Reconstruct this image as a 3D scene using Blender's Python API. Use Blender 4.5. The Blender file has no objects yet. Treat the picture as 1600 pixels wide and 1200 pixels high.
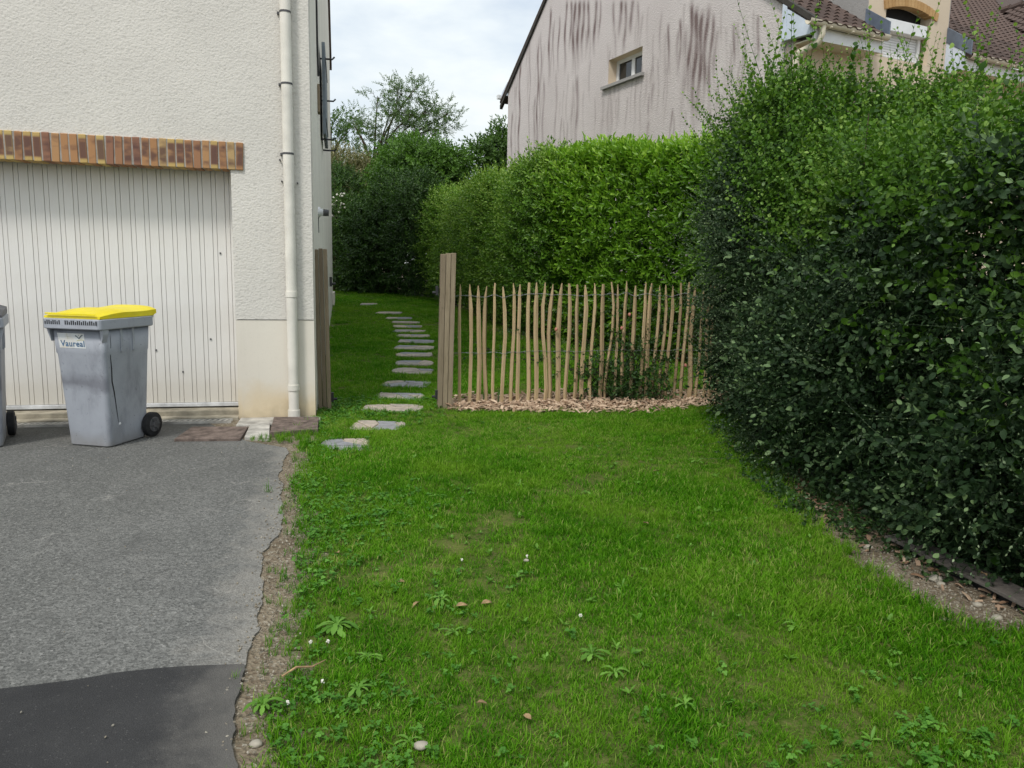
import bpy, math, random
import numpy as np
from mathutils import Matrix, Vector, Euler
random.seed(11); rng = np.random.default_rng(11)
SC = bpy.context.scene; COL = SC.collection
R = math.radians

# ------------------------------------------------------------------ camera, sky, sun, exposure
TH, PH, FOC, CAMH = R(8.43), R(1.13), 1200.0, 1.4
cam_d = bpy.data.cameras.new('camera'); cam = bpy.data.objects.new('camera', cam_d); COL.objects.link(cam)
cam_d.sensor_width = 36; cam_d.lens = 27; cam_d.clip_end = 600; cam_d.clip_start = 0.05
FW = Vector((0, math.cos(TH), -math.sin(TH))); UP0 = Vector((0, math.sin(TH), math.cos(TH)))
RT = Vector((1, 0, 0))*math.cos(PH) + UP0*math.sin(PH); UPV = -Vector((1, 0, 0))*math.sin(PH) + UP0*math.cos(PH)
CAM = Vector((0, 0, CAMH))
cam.matrix_world = Matrix(((RT.x, UPV.x, -FW.x, CAM.x), (RT.y, UPV.y, -FW.y, CAM.y), (RT.z, UPV.z, -FW.z, CAM.z), (0, 0, 0, 1)))
SC.camera = cam
SUN_EL, SUN_AZ = 54, 206           # azimuth clockwise from +Y: behind the camera, a little to the left
w = bpy.data.worlds.new('World'); SC.world = w; w.use_nodes = True
nt = w.node_tree; nt.nodes.clear(); N = nt.nodes.new; L = nt.links.new
out = N('ShaderNodeOutputWorld'); sky = N('ShaderNodeTexSky'); sky.sky_type = 'NISHITA'; sky.sun_disc = False
sky.sun_elevation = R(SUN_EL); sky.sun_rotation = R(SUN_AZ); sky.air_density = 1.0; sky.dust_density = 2.0; sky.ozone_density = 1.5
b1 = N('ShaderNodeBackground'); b1.inputs[1].default_value = 0.11; L(sky.outputs[0], b1.inputs[0])
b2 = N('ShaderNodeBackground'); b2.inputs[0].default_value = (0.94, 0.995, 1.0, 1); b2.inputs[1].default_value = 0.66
tc = N('ShaderNodeTexCoord'); mp = N('ShaderNodeMapping'); mp.inputs['Scale'].default_value = (1.0, 1.0, 2.6); L(tc.outputs['Generated'], mp.inputs[0])
nz = N('ShaderNodeTexNoise'); nz.inputs['Scale'].default_value = 3.1; nz.inputs['Detail'].default_value = 6; nz.inputs['Roughness'].default_value = 0.55; L(mp.outputs[0], nz.inputs[0])
rp = N('ShaderNodeMapRange'); rp.inputs[1].default_value = 0.40; rp.inputs[2].default_value = 0.62; rp.inputs[3].default_value = 0.55; rp.inputs[4].default_value = 1.0; L(nz.outputs[0], rp.inputs[0])
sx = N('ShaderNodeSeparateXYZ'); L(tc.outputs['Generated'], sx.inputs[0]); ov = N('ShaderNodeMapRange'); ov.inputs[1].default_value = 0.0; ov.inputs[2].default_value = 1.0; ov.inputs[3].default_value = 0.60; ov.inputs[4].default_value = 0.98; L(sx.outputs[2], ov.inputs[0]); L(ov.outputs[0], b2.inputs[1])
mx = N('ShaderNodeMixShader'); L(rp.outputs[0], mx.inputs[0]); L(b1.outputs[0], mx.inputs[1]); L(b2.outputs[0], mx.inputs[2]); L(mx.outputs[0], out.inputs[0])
sd = bpy.data.lights.new('sun', 'SUN'); sd.energy = 1.5; sd.angle = R(10.5); sd.color = (1, 0.96, 0.9)
sun = bpy.data.objects.new('sun', sd); COL.objects.link(sun)
sdir = Vector((math.sin(R(SUN_AZ))*math.cos(R(SUN_EL)), math.cos(R(SUN_AZ))*math.cos(R(SUN_EL)), math.sin(R(SUN_EL))))
sun.rotation_euler = sdir.to_track_quat('Z', 'Y').to_euler(); sun.location = (5, -5, 12)
vs = SC.view_settings; vs.view_transform = 'Standard'; vs.look = 'None'; vs.gamma = 1; vs.use_curve_mapping = False
vs.exposure = 0.6
SC.render.engine = 'CYCLES'
cy = SC.cycles; cy.max_bounces = 6; cy.diffuse_bounces = 3; cy.glossy_bounces = 2; cy.transmission_bounces = 4; cy.transparent_max_bounces = 4
cy.caustics_reflective = False; cy.caustics_refractive = False

# ------------------------------------------------------------------ measuring helpers: a sight line met with a plane gives a real point
def ray(x, y): return FW + RT*((x-800)/FOC) - UPV*((y-600)/FOC)
def gz(X, Y):
    t = np.minimum(Y, 27.0) - 8.2
    return 0.025*(t + np.sqrt(t*t + 1.5))
def at(x, y, Y):
    d = ray(x, y); return CAM + d*(Y/d.y)
def gnd(x, y):
    d = ray(x, y); t = 1.0
    for i in range(80):
        p = CAM + d*t; t += (p.z - float(gz(p.x, p.y)))*2
    return CAM + d*t
def on_plane(x, y, p0, n):
    d = ray(x, y); return CAM + d*((Vector(p0)-CAM).dot(n)/d.dot(n))

# ------------------------------------------------------------------ object helpers
def tag(o, label=None, cat=None, group=None, kind=None):
    if label: o['label'] = label
    if cat: o['category'] = cat
    if group: o['group'] = group
    if kind: o['kind'] = kind
    return o
def thing(name, label, cat, loc=(0, 0, 0), rz=0, group=None):
    o = bpy.data.objects.new(name, None); COL.objects.link(o); o.location = loc; o.rotation_euler = (0, 0, rz)
    o.empty_display_size = 0.1
    return tag(o, label, cat, group)
def link(name, me, parent=None):
    o = bpy.data.objects.new(name, me); COL.objects.link(o)
    if parent: o.parent = parent
    return o
def pymesh(name, v, f, m=None, smooth=False):
    me = bpy.data.meshes.new(name); me.from_pydata([tuple(p) for p in v], [], f); me.update()
    if m: me.materials.append(m)
    if smooth: me.polygons.foreach_set('use_smooth', [True]*len(me.polygons))
    return me
class MB:
    def __init__(s): s.v = []; s.f = []
    def add(s, v, f, M=None):
        k = len(s.v)
        s.v += [tuple(M @ Vector(p)) if M else tuple(p) for p in v]; s.f += [tuple(i+k for i in q) for q in f]; return s
    def box(s, x0, x1, y0, y1, z0, z1, M=None):
        return s.add([(x0, y0, z0), (x1, y0, z0), (x1, y1, z0), (x0, y1, z0), (x0, y0, z1), (x1, y0, z1), (x1, y1, z1), (x0, y1, z1)],
                     [(0, 3, 2, 1), (4, 5, 6, 7), (0, 1, 5, 4), (1, 2, 6, 5), (2, 3, 7, 6), (3, 0, 4, 7)], M)
    def loft(s, rings, cap=True, M=None, closed=True):
        n = len(rings[0]); v = [p for r in rings for p in r]; f = []
        for i in range(len(rings)-1):
            for j in range(n if closed else n-1):
                f.append((i*n+j, i*n+(j+1) % n, (i+1)*n+(j+1) % n, (i+1)*n+j))
        if cap: f += [tuple(range(n))[::-1], tuple(range((len(rings)-1)*n, len(rings)*n))]
        return s.add(v, f, M)
    def tube(s, pts, r, n=8, cap=True, M=None):
        pts = [Vector(p) for p in pts]; rs = r if isinstance(r, (list, tuple)) else [r]*len(pts)
        rings = []; prev = None
        for i, p in enumerate(pts):
            d = (pts[min(i+1, len(pts)-1)] - pts[max(i-1, 0)]).normalized()
            if prev is None:
                t = d.orthogonal().normalized()
            else:
                t = (prev - d*prev.dot(d)); t = t.normalized() if t.length > 1e-6 else d.orthogonal().normalized()
            prev = t; b = d.cross(t)
            rings.append([p + (t*math.cos(2*math.pi*k/n) + b*math.sin(2*math.pi*k/n))*rs[i] for k in range(n)])
        return s.loft(rings, cap, M)
    def prism(s, poly, z0, z1, M=None):
        return s.loft([[(x, y, z0) for x, y in poly], [(x, y, z1) for x, y in poly]], True, M)
    def build(s, name, m, parent=None, smooth=False, bevel=0, seg=2):
        o = link(name, pymesh(name, s.v, s.f, m, smooth), parent)
        if smooth: o.data.set_sharp_from_angle(angle=R(42))
        if bevel:
            b = o.modifiers.new('bevel', 'BEVEL'); b.width = bevel; b.segments = seg; b.limit_method = 'ANGLE'; b.angle_limit = R(35)
        return o
def blob(rx, ry, rz, seed, n=2, amp=0.2):
    import bmesh
    bm = bmesh.new(); bmesh.ops.create_icosphere(bm, subdivisions=n, radius=1)
    q = random.Random(seed)
    for v in bm.verts: v.co = Vector((v.co.x*rx, v.co.y*ry, v.co.z*rz))*(1 + q.uniform(-amp, amp))
    vs_ = [v.co.copy() for v in bm.verts]; fs = [tuple(v.index for v in f.verts) for f in bm.faces]; bm.free(); return vs_, fs

# ------------------------------------------------------------------ materials
class MT:
    def __init__(s, name, rough=0.8, spec=0.3):
        s.m = bpy.data.materials.new(name); s.m.use_nodes = True; s.t = s.m.node_tree
        s.b = s.t.nodes['Principled BSDF']; s.out = s.t.nodes['Material Output']
        s.b.inputs['Roughness'].default_value = rough; s.b.inputs['Specular IOR Level'].default_value = spec
        s.co = None; s.bump_last = None
    def n(s, ty, **kw):
        o = s.t.nodes.new(ty)
        for k, v in kw.items(): setattr(o, k, v)
        return o
    def l(s, a, b): s.t.links.new(a, b)
    def coord(s, scale=(1, 1, 1), kind='Object'):
        if s.co is None: s.co = s.n('ShaderNodeTexCoord')
        mp = s.n('ShaderNodeMapping'); mp.inputs['Scale'].default_value = scale; s.l(s.co.outputs[kind], mp.inputs[0]); return mp.outputs[0]
    def noise(s, scale, detail=4, rough=0.55, sc=(1, 1, 1), kind='Object', dist=0):
        o = s.n('ShaderNodeTexNoise'); o.inputs['Scale'].default_value = scale; o.inputs['Detail'].default_value = detail
        o.inputs['Roughness'].default_value = rough; o.inputs['Distortion'].default_value = dist; s.l(s.coord(sc, kind), o.inputs[0]); return o.outputs[0]
    def voro(s, scale, sc=(1, 1, 1), feat='F1', outp=0):
        o = s.n('ShaderNodeTexVoronoi', feature=feat); o.inputs['Scale'].default_value = scale; s.l(s.coord(sc), o.inputs[0]); return o.outputs[outp]
    def rng(s, x, a, b, c=0., d=1., smooth=False):
        o = s.n('ShaderNodeMapRange'); o.clamp = True
        if smooth: o.interpolation_type = 'SMOOTHSTEP'
        for i, v in enumerate((a, b, c, d)): o.inputs[1+i].default_value = v
        s.l(x, o.inputs[0]); return o.outputs[0]
    def math(s, op, a, b=None):
        o = s.n('ShaderNodeMath', operation=op)
        for i, v in enumerate((a, b)):
            if v is None: continue
            if isinstance(v, (int, float)): o.inputs[i].default_value = v
            else: s.l(v, o.inputs[i])
        return o.outputs[0]
    def mix(s, f, a, b, mode='MIX'):
        o = s.n('ShaderNodeMix', data_type='RGBA', blend_type=mode)
        for i, v in ((0, f), (6, a), (7, b)):
            if isinstance(v, (int, float)): o.inputs[i].default_value = v
            elif isinstance(v, tuple): o.inputs[i].default_value = (*v[:3], 1)
            else: s.l(v, o.inputs[i])
        return o.outputs[2]
    def sep(s, kind='Object', axis=2):
        if s.co is None: s.co = s.n('ShaderNodeTexCoord')
        o = s.n('ShaderNodeSeparateXYZ'); s.l(s.co.outputs[kind], o.inputs[0]); return o.outputs[axis]
    def attr(s, name, ty='GEOMETRY', outp=2):
        o = s.n('ShaderNodeAttribute', attribute_name=name, attribute_type=ty); return o.outputs[outp]
    def rand(s): return s.n('ShaderNodeObjectInfo').outputs['Random']
    def col(s, c):
        if isinstance(c, tuple): s.b.inputs['Base Color'].default_value = (*c[:3], 1)
        else: s.l(c, s.b.inputs['Base Color'])
        return s
    def bump(s, h, strength=0.5, dist=0.01):
        o = s.n('ShaderNodeBump'); o.inputs['Strength'].default_value = strength; o.inputs['Distance'].default_value = dist; s.l(h, o.inputs['Height'])
        if s.bump_last: s.l(s.bump_last, o.inputs['Normal'])
        s.bump_last = o.outputs[0]; s.l(o.outputs[0], s.b.inputs['Normal']); return s

def simple(name, c, rough=0.6, var=0.15, scale=8, spec=0.3, bump=0, bscale=60, metal=0):
    t = MT(name, rough, spec); t.b.inputs['Metallic'].default_value = metal
    n = t.noise(scale, 5); d = tuple(x*(1-var*2) for x in c); u = tuple(min(1, x*(1+var)) for x in c)
    t.col(t.mix(t.rng(n, 0.3, 0.7), d, u))
    if bump: t.bump(t.noise(bscale, 3), bump, 0.005)
    return t.m

def stucco(name, c, c_low=None, z_low=0.5, rough_amt=1.0, scale=48, grime=(0.30, 0.26, 0.2)):
    t = MT(name, 0.92, 0.15)
    big = t.noise(1.1, 5); fine = t.noise(9, 4)
    base = t.mix(t.rng(big, 0.3, 0.7), tuple(x*0.93 for x in c), tuple(x*1.05 for x in c))
    base = t.mix(t.rng(fine, 0.35, 0.75, 0, 0.14), base, tuple(x*0.8 for x in c))
    if c_low:
        zz = t.math('ADD', t.sep(), t.math('MULTIPLY', t.math('SUBTRACT', t.noise(2.2, 5), 0.5), 0.7))
        base = t.mix(t.rng(zz, z_low, 0.02, 0, 1, True), base, c_low)
        base = t.mix(t.rng(zz, 0.12, -0.08, 0, 0.7, True), base, grime)
    streak = t.noise(3.0, 4, 0.6, (5, 5, 0.25))
    base = t.mix(t.rng(streak, 0.55, 0.8, 0, 0.16), base, tuple(x*0.7 for x in c))
    # pits between the splashes of render are darker
    v = t.math('ADD', t.math('MULTIPLY', t.noise(scale*1.15, 2, 0.5, (0.9, 0.9, 1.1), dist=0.25), 0.7), t.math('MULTIPLY', t.noise(scale*0.45, 2), 0.3))
    base = t.mix(t.rng(v, 0.45, 0.33, 0, 0.30*rough_amt), base, tuple(x*0.5 for x in c))
    t.col(base)
    t.bump(v, min(1, 0.65*rough_amt), 0.012*rough_amt); t.bump(t.noise(scale*4, 3), 0.35, 0.003)
    return t.m

M = {}
M['front'] = stucco('roughcast_front', (0.665, 0.64, 0.59))
M['plinth'] = stucco('smooth_cream_render', (0.74, 0.695, 0.61), (0.64, 0.53, 0.36), 0.38, 0.3, 60)
M['side'] = stucco('roughcast_side', (0.82, 0.785, 0.71), None, 0.5, 0.6, 60)
M['cream'] = stucco('cream_render', (0.62, 0.52, 0.40), None, 0.5, 0.3, 40)
M['grey_render'] = stucco('grey_roughcast', (0.33, 0.32, 0.31), None, 0.5, 1.0, 30)
M['white_pvc'] = simple('white_pvc', (0.74, 0.75, 0.76), 0.4, 0.05, 4)
M['bluewhite'] = simple('bluish_white_boards', (0.58, 0.64, 0.74), 0.5, 0.07, 4)
M['zinc'] = simple('zinc_sheet', (0.13, 0.16, 0.21), 0.45, 0.15, 5, 0.5)
M['pvc_sand'] = simple('sand_pvc', (0.66, 0.6, 0.48), 0.45, 0.07, 3)
M['pipe'] = simple('cream_painted_pipe', (0.74, 0.71, 0.64), 0.5, 0.08, 5)
M['alu'] = simple('worn_aluminium', (0.62, 0.63, 0.64), 0.4, 0.15, 12)
M['dark'] = simple('dark_gap', (0.02, 0.02, 0.02), 0.8, 0.2)
M['black_metal'] = simple('black_metal', (0.03, 0.03, 0.033), 0.5, 0.2)
M['concrete'] = simple('stained_concrete', (0.40, 0.36, 0.28), 0.95, 0.25, 7, 0.15, 0.5, 90)
M['concrete_pale'] = simple('pale_concrete', (0.44, 0.42, 0.38), 0.95, 0.25, 9, 0.15, 0.5, 90)
M['redslab'] = simple('brown_red_slab', (0.165, 0.128, 0.11), 0.95, 0.3, 16, 0.15, 0.5, 160)
M['mortar'] = simple('grey_mortar', (0.36, 0.34, 0.31), 0.95, 0.15, 20, 0.1, 0.4, 120)
M['shutter'] = simple('blue_grey_shutter', (0.16, 0.19, 0.22), 0.6, 0.15, 6)
M['rubber'] = simple('black_rubber', (0.022, 0.022, 0.024), 0.75, 0.25, 20)
M['hub'] = simple('grey_hub', (0.09, 0.09, 0.095), 0.6, 0.15, 20)
M['verge'] = simple('dark_verge_tile', (0.05, 0.045, 0.04), 0.85, 0.2, 10)
M['glass'] = MT('window_glass', 0.05, 0.6).col((0.02, 0.022, 0.024)).m

def door_mat():
    t = MT('white_door_sheet', 0.45, 0.3)
    n = t.noise(1.6, 5); c = t.mix(t.rng(n, 0.35, 0.7), (0.72, 0.70, 0.66), (0.82, 0.81, 0.785))
    zz = t.math('ADD', t.sep(), t.math('MULTIPLY', t.noise(5, 5), 0.5))
    c = t.mix(t.rng(zz, 0.85, 0.2, 0, 0.55, True), c, (0.50, 0.44, 0.33))
    c = t.mix(t.rng(t.rand(), 0, 1, 0, 0.12), c, (0.5, 0.48, 0.44))
    s = t.noise(14, 3, 0.6, (6, 6, 0.4)); c = t.mix(t.rng(s, 0.6, 0.8, 0, 0.2), c, (0.42, 0.38, 0.3))
    t.col(c); t.bump(t.noise(2.5, 2), 0.15, 0.01); return t.m
M['door'] = door_mat()

def brick_mat():
    t = MT('flamed_brick', 0.75, 0.3)
    r = t.rand(); cr = t.n('ShaderNodeValToRGB'); e = cr.color_ramp; e.interpolation = 'CONSTANT'
    cols = [(0, (0.39, 0.205, 0.095)), (0.22, (0.32, 0.165, 0.088)), (0.42, (0.42, 0.235, 0.11)), (0.6, (0.27, 0.135, 0.085)), (0.75, (0.44, 0.30, 0.14)), (0.86, (0.38, 0.20, 0.092))]
    while len(e.elements) < len(cols): e.elements.new(0.5)
    for el, (p, c) in zip(e.elements, cols): el.position = p; el.color = (*c, 1)
    t.l(r, cr.inputs[0])
    r2 = t.math('FRACT', t.math('MULTIPLY', r, 37.7))
    o = t.n('ShaderNodeTexNoise', noise_dimensions='4D'); o.inputs['Scale'].default_value = 13; o.inputs['Detail'].default_value = 2
    t.l(t.coord((0.5, 0.5, 1)), o.inputs[0]); t.l(t.math('MULTIPLY', r, 91), o.inputs['W'])
    f = t.math('ADD', o.outputs[0], t.math('MULTIPLY', t.math('SUBTRACT', r2, 0.5), 0.35))
    z = t.math('ABSOLUTE', t.sep()); mid = t.rng(z, 0.11, 0.07)
    x = t.math('ABSOLUTE', t.sep(axis=0)); midx = t.rng(x, 0.031, 0.02)
    c = t.mix(t.math('MULTIPLY', t.math('MULTIPLY', t.rng(f, 0.36, 0.56), mid), t.math('MULTIPLY', midx, 0.85)), cr.outputs[0], (0.10, 0.052, 0.046))
    endf = t.math('MULTIPLY', t.rng(z, 0.075, 0.09), t.math('GREATER_THAN', r2, 0.62))
    c = t.mix(t.math('MULTIPLY', endf, 0.6), c, (0.58, 0.44, 0.15))
    sp = t.noise(120, 2); c = t.mix(t.rng(sp, 0.62, 0.75, 0, 0.5), c, (0.06, 0.035, 0.03))
    t.col(c); t.bump(t.noise(90, 3), 0.4, 0.003); return t.m
M['brick'] = brick_mat()
def arch_mat():
    t = MT('ochre_brick', 0.8); c = t.mix(t.rand(), (0.42, 0.25, 0.10), (0.55, 0.36, 0.17)); t.col(t.mix(t.rng(t.noise(30), 0.4, 0.7, 0, 0.5), c, (0.33, 0.18, 0.08))); return t.m
M['arch'] = arch_mat()

def tile_mat():
    t = MT('brown_roof_tile', 0.85, 0.2)
    c = t.mix(t.rand(), (0.062, 0.044, 0.038), (0.112, 0.078, 0.066))
    c = t.mix(t.rng(t.noise(14, 5), 0.45, 0.75, 0, 0.6), c, (0.07, 0.055, 0.05)); t.col(c); t.bump(t.noise(70), 0.3, 0.004); return t.m
M['tile'] = tile_mat()

def asphalt(name, dark):
    t = MT(name, 0.85, 0.3)
    if not dark:
        a = (0.128, 0.129, 0.121); b = (0.185, 0.185, 0.175)
        c = t.mix(t.rng(t.noise(0.9, 6, 0.6), 0.3, 0.7), a, b)
        v = t.voro(100, outp=1); sp = t.n('ShaderNodeSeparateColor'); t.l(v, sp.inputs[0])
        c = t.mix(t.rng(sp.outputs[0], 0.0, 1.0, 0, 0.72), c, (0.04, 0.041, 0.039))
        c = t.mix(t.rng(sp.outputs[1], 0.9, 1.0, 0, 0.45), c, (0.30, 0.297, 0.28))
        c = t.mix(t.rng(t.noise(5, 6, 0.7), 0.58, 0.75, 0, 0.2), c, (0.27, 0.26, 0.24))
    else:
        c = t.mix(t.rng(t.noise(1.6, 6, 0.65), 0.3, 0.72), (0.014, 0.0145, 0.016), (0.045, 0.045, 0.045))
        v = t.voro(210, outp=1); sp = t.n('ShaderNodeSeparateColor'); t.l(v, sp.inputs[0])
        c = t.mix(t.rng(sp.outputs[0], 0, 1, 0, 0.45), c, (0.02, 0.02, 0.021))
        c = t.mix(t.rng(sp.outputs[1], 0.97, 1.0, 0, 0.2), c, (0.18, 0.175, 0.165))
    if not dark:      # short pale scrapes and hairline cracks
        vd = t.n('ShaderNodeTexVoronoi', feature='DISTANCE_TO_EDGE'); vd.inputs['Scale'].default_value = 1.7; wp = t.n('ShaderNodeTexNoise'); wp.inputs['Scale'].default_value = 5; wp.inputs['Detail'].default_value = 4; t.l(t.coord(), wp.inputs[0]); va = t.n('ShaderNodeVectorMath', operation='MULTIPLY_ADD'); t.l(wp.outputs[1], va.inputs[0]); va.inputs[1].default_value = (.35, .35, 0); t.l(t.coord(), va.inputs[2]); t.l(va.outputs[0], vd.inputs[0])
        ln = t.math('MULTIPLY', t.rng(vd.outputs[0], .012, .002), t.rng(t.noise(1.4, 3), .54, .62)); c = t.mix(t.math('MULTIPLY', ln, .55), c, (.30, .29, .265))
        bl = t.math('MULTIPLY', t.rng(t.noise(2.3, 5, .65), .56, .68), .35); c = t.mix(bl, c, (.075, .075, .072))
    # sandy dust towards the worn edge beside the lawn
    d = t.math('ADD', t.math('ADD', t.sep(axis=0), 0.80), t.math('MULTIPLY', t.math('SUBTRACT', t.sep(axis=1), 2.0), 0.226))
    d = t.math('ADD', d, t.math('MULTIPLY', t.math('SUBTRACT', t.noise(5.5, 7, 0.72), 0.5), 0.75 if not dark else 0.5))
    c = t.mix(t.rng(d, -0.26, 0.03, 0, 0.42 if not dark else 0.22, True), c, (0.31, 0.29, 0.255))
    if not dark:
        e = t.math('ADD', t.sep(axis=1), t.math('ADD', t.math('MULTIPLY', t.sep(axis=0), -0.0), t.math('MULTIPLY', t.noise(3, 5), 0.9)))
        e = t.math('ADD', e, t.math('MULTIPLY', t.sep(axis=0), 0.55))
        c = t.mix(t.rng(e, 4.85, 5.7, 0, 0.3, True), c, (0.3, 0.29, 0.27))
        far = t.math('ADD', t.sep(axis=1), t.math('MULTIPLY', t.sep(axis=0), -0.215))
        c = t.mix(t.rng(t.math('ADD', far, t.math('MULTIPLY', t.noise(6, 5), 0.4)), 6.75, 7.5, 0, 0.62, True), c, (0.05, 0.047, 0.04))
    t.col(c); t.bump(t.voro(115 if not dark else 190), 0.7 if not dark else 0.35, 0.006); t.bump(t.noise(3), 0.2, 0.02); return t.m
M['asphalt'] = asphalt('old_asphalt', False); M['asphalt_new'] = asphalt('new_asphalt', True)

def soil_mat():
    t = MT('bare_soil', 0.95, 0.1)
    c = t.mix(t.rng(t.noise(2.2, 6, 0.65), 0.3, 0.7), (0.13, 0.104, 0.07), (0.28, 0.237, 0.175))
    v = t.voro(75, outp=1); sp = t.n('ShaderNodeSeparateColor'); t.l(v, sp.inputs[0])
    c = t.mix(t.rng(sp.outputs[0], 0.55, 1, 0, 0.7), c, (0.11, 0.08, 0.055)); c = t.mix(t.rng(sp.outputs[1], 0.85, 0.97, 0, 0.7), c, (0.34, 0.31, 0.25))
    t.col(c); t.bump(t.voro(75), 0.8, 0.012); t.bump(t.noise(25, 5), 0.5, 0.02); return t.m
M['soil'] = soil_mat()
def thatch_mat():
    t = MT('lawn_thatch', 0.95, 0.05)
    c = t.mix(t.rng(t.noise(5, 6, 0.7), 0.35, 0.68), (0.045, 0.085, 0.012), (0.12, 0.15, 0.035))
    c = t.mix(t.rng(t.noise(60, 3), 0.45, 0.75, 0, 0.7), c, (0.16, 0.13, 0.065))
    t.col(c); t.bump(t.noise(80, 4), 0.8, 0.02); return t.m
M['thatch'] = thatch_mat()

def leaf_mat(name, dark, light, tip=None, trans=0.25, rough=0.42, patch=None, pscale=0.8, spec=0.35, translucent=None):
    t = MT(name, rough, spec)
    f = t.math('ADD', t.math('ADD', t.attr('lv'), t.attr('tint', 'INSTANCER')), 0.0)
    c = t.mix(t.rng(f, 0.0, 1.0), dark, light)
    if tip: c = t.mix(t.rng(f, 0.8, 1.3), c, tip)
    if patch:
        g = t.n('ShaderNodeNewGeometry'); o = t.n('ShaderNodeTexNoise'); o.inputs['Scale'].default_value = pscale; o.inputs['Detail'].default_value = 5; o.inputs['Roughness'].default_value = 0.6
        t.l(g.outputs['Position'], o.inputs[0]); c = t.mix(t.rng(o.outputs[0], 0.48, 0.7, 0, 0.75), c, patch)
    t.col(c)
    tr = t.n('ShaderNodeBsdfTranslucent'); ms = t.n('ShaderNodeMixShader'); ms.inputs[0].default_value = trans
    br = t.mix(1.0, c, (1.25, 1.35, 0.7), 'MULTIPLY'); t.l(br, tr.inputs[0])
    t.l(t.b.outputs[0], ms.inputs[1]); t.l(tr.outputs[0], ms.inputs[2]); t.l(ms.outputs[0], t.out.inputs[0]); return t.m
M['grass'] = leaf_mat('grass_blade', (0.036, 0.145, 0.003), (0.145, 0.36, 0.013), (0.32, 0.34, 0.11), 0.38, 0.6, (0.185, 0.33, 0.025), 1.3, 0.08)
M['clover'] = leaf_mat('clover_leaf', (0.055, 0.17, 0.018), (0.125, 0.29, 0.04), None, 0.25, 0.5, spec=0.2)
M['weed'] = leaf_mat('dandelion_leaf', (0.07, 0.185, 0.016), (0.155, 0.32, 0.045), None, 0.25, 0.5, spec=0.25)
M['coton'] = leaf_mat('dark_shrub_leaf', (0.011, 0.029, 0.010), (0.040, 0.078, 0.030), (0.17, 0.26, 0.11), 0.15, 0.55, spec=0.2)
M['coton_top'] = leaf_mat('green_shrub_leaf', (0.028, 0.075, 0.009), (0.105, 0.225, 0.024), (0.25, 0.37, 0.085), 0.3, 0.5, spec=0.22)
M['spray'] = leaf_mat('greyish_spray_leaf', (0.03, 0.06, 0.026), (0.085, 0.135, 0.065), (0.24, 0.31, 0.17), 0.25, 0.5)
M['laurel'] = leaf_mat('laurel_leaf', (0.06, 0.145, 0.011), (0.165, 0.34, 0.024), (0.30, 0.48, 0.06), 0.33, 0.34)
M['privet'] = leaf_mat('privet_leaf', (0.045, 0.115, 0.011), (0.14, 0.29, 0.026), (0.25, 0.38, 0.07), 0.25, 0.4)
M['farleaf'] = leaf_mat('far_bush_leaf', (0.024, 0.062, 0.012), (0.075, 0.155, 0.03), (0.15, 0.26, 0.05), 0.22, 0.45)
M['farbright'] = leaf_mat('far_bright_leaf', (0.04, 0.10, 0.014), (0.105, 0.22, 0.03), None, 0.28, 0.45)
M['creamleaf'] = leaf_mat('cream_tinged_leaf', (0.085, 0.10, 0.032), (0.22, 0.21, 0.10), (0.4, 0.36, 0.22), 0.25, 0.5)
M['treeleaf'] = leaf_mat('airy_tree_leaf', (0.06, 0.115, 0.035), (0.13, 0.215, 0.065), None, 0.25, 0.5)
M['treegreen'] = leaf_mat('green_tree_leaf', (0.045, 0.10, 0.02), (0.095, 0.185, 0.035), None, 0.28, 0.5)
M['rose'] = leaf_mat('rose_leaf', (0.025, 0.06, 0.018), (0.07, 0.15, 0.03), None, 0.22, 0.42)
M['iris'] = leaf_mat('strap_leaf', (0.04, 0.085, 0.035), (0.09, 0.15, 0.06), None, 0.15, 0.5)
M['petal'] = simple('white_petal', (0.72, 0.70, 0.62), 0.7, 0.1)
M['bark'] = simple('brown_bark', (0.085, 0.062, 0.045), 0.9, 0.3, 12, 0.1, 0.6, 40)
M['twig'] = simple('green_brown_twig', (0.10, 0.09, 0.055), 0.7, 0.25, 10)
M['bud'] = simple('pink_rose_petal', (0.42, 0.17, 0.13), 0.6, 0.15, 20)
def wood_mat(name, a, b, g=0.5, lv=0.12):
    t = MT(name, 0.85, 0.15)
    n = t.noise(9, 5, 0.6, (6, 6, 0.5)); c = t.mix(t.rng(n, 0.3, 0.7), a, b)
    c = t.mix(t.rng(t.rand(), 0, 1, 0, 0.75), c, (a[0]*.62, a[1]*.62, a[2]*.68))
    c = t.mix(t.rng(t.noise(34, 3, 0.6, (6, 6, 0.35)), 0.58, 0.75, 0, g), c, tuple(x*0.45 for x in a))
    c = t.mix(t.rng(t.noise(16, 2), 0.7, 0.78, 0, 0.7), c, tuple(x*0.35 for x in a))
    t.col(c); t.bump(t.noise(30, 4, 0.6, (6, 6, 0.4)), 0.5, 0.006); return t.m
M['picket'] = wood_mat('chestnut_wood', (0.45, 0.325, 0.175), (0.60, 0.46, 0.28), 0.4)
M['post'] = wood_mat('weathered_board', (0.27, 0.215, 0.14), (0.43, 0.355, 0.245), 0.7)
M['post_grey'] = wood_mat('grey_weathered_board', (0.23, 0.18, 0.12), (0.36, 0.29, 0.205), 0.6)
M['wire'] = simple('galvanised_wire', (0.25, 0.26, 0.27), 0.4, 0.2, 30, 0.5)
def chip_mat():
    t = MT('wood_chip', 0.9, 0.1); f = t.math('ADD', t.attr('lv'), t.attr('tint', 'INSTANCER'))
    c = t.mix(t.rng(f, 0, 1), (0.22, 0.135, 0.085), (0.56, 0.43, 0.31)); t.col(c); return t.m
M['chip'] = chip_mat()
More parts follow.
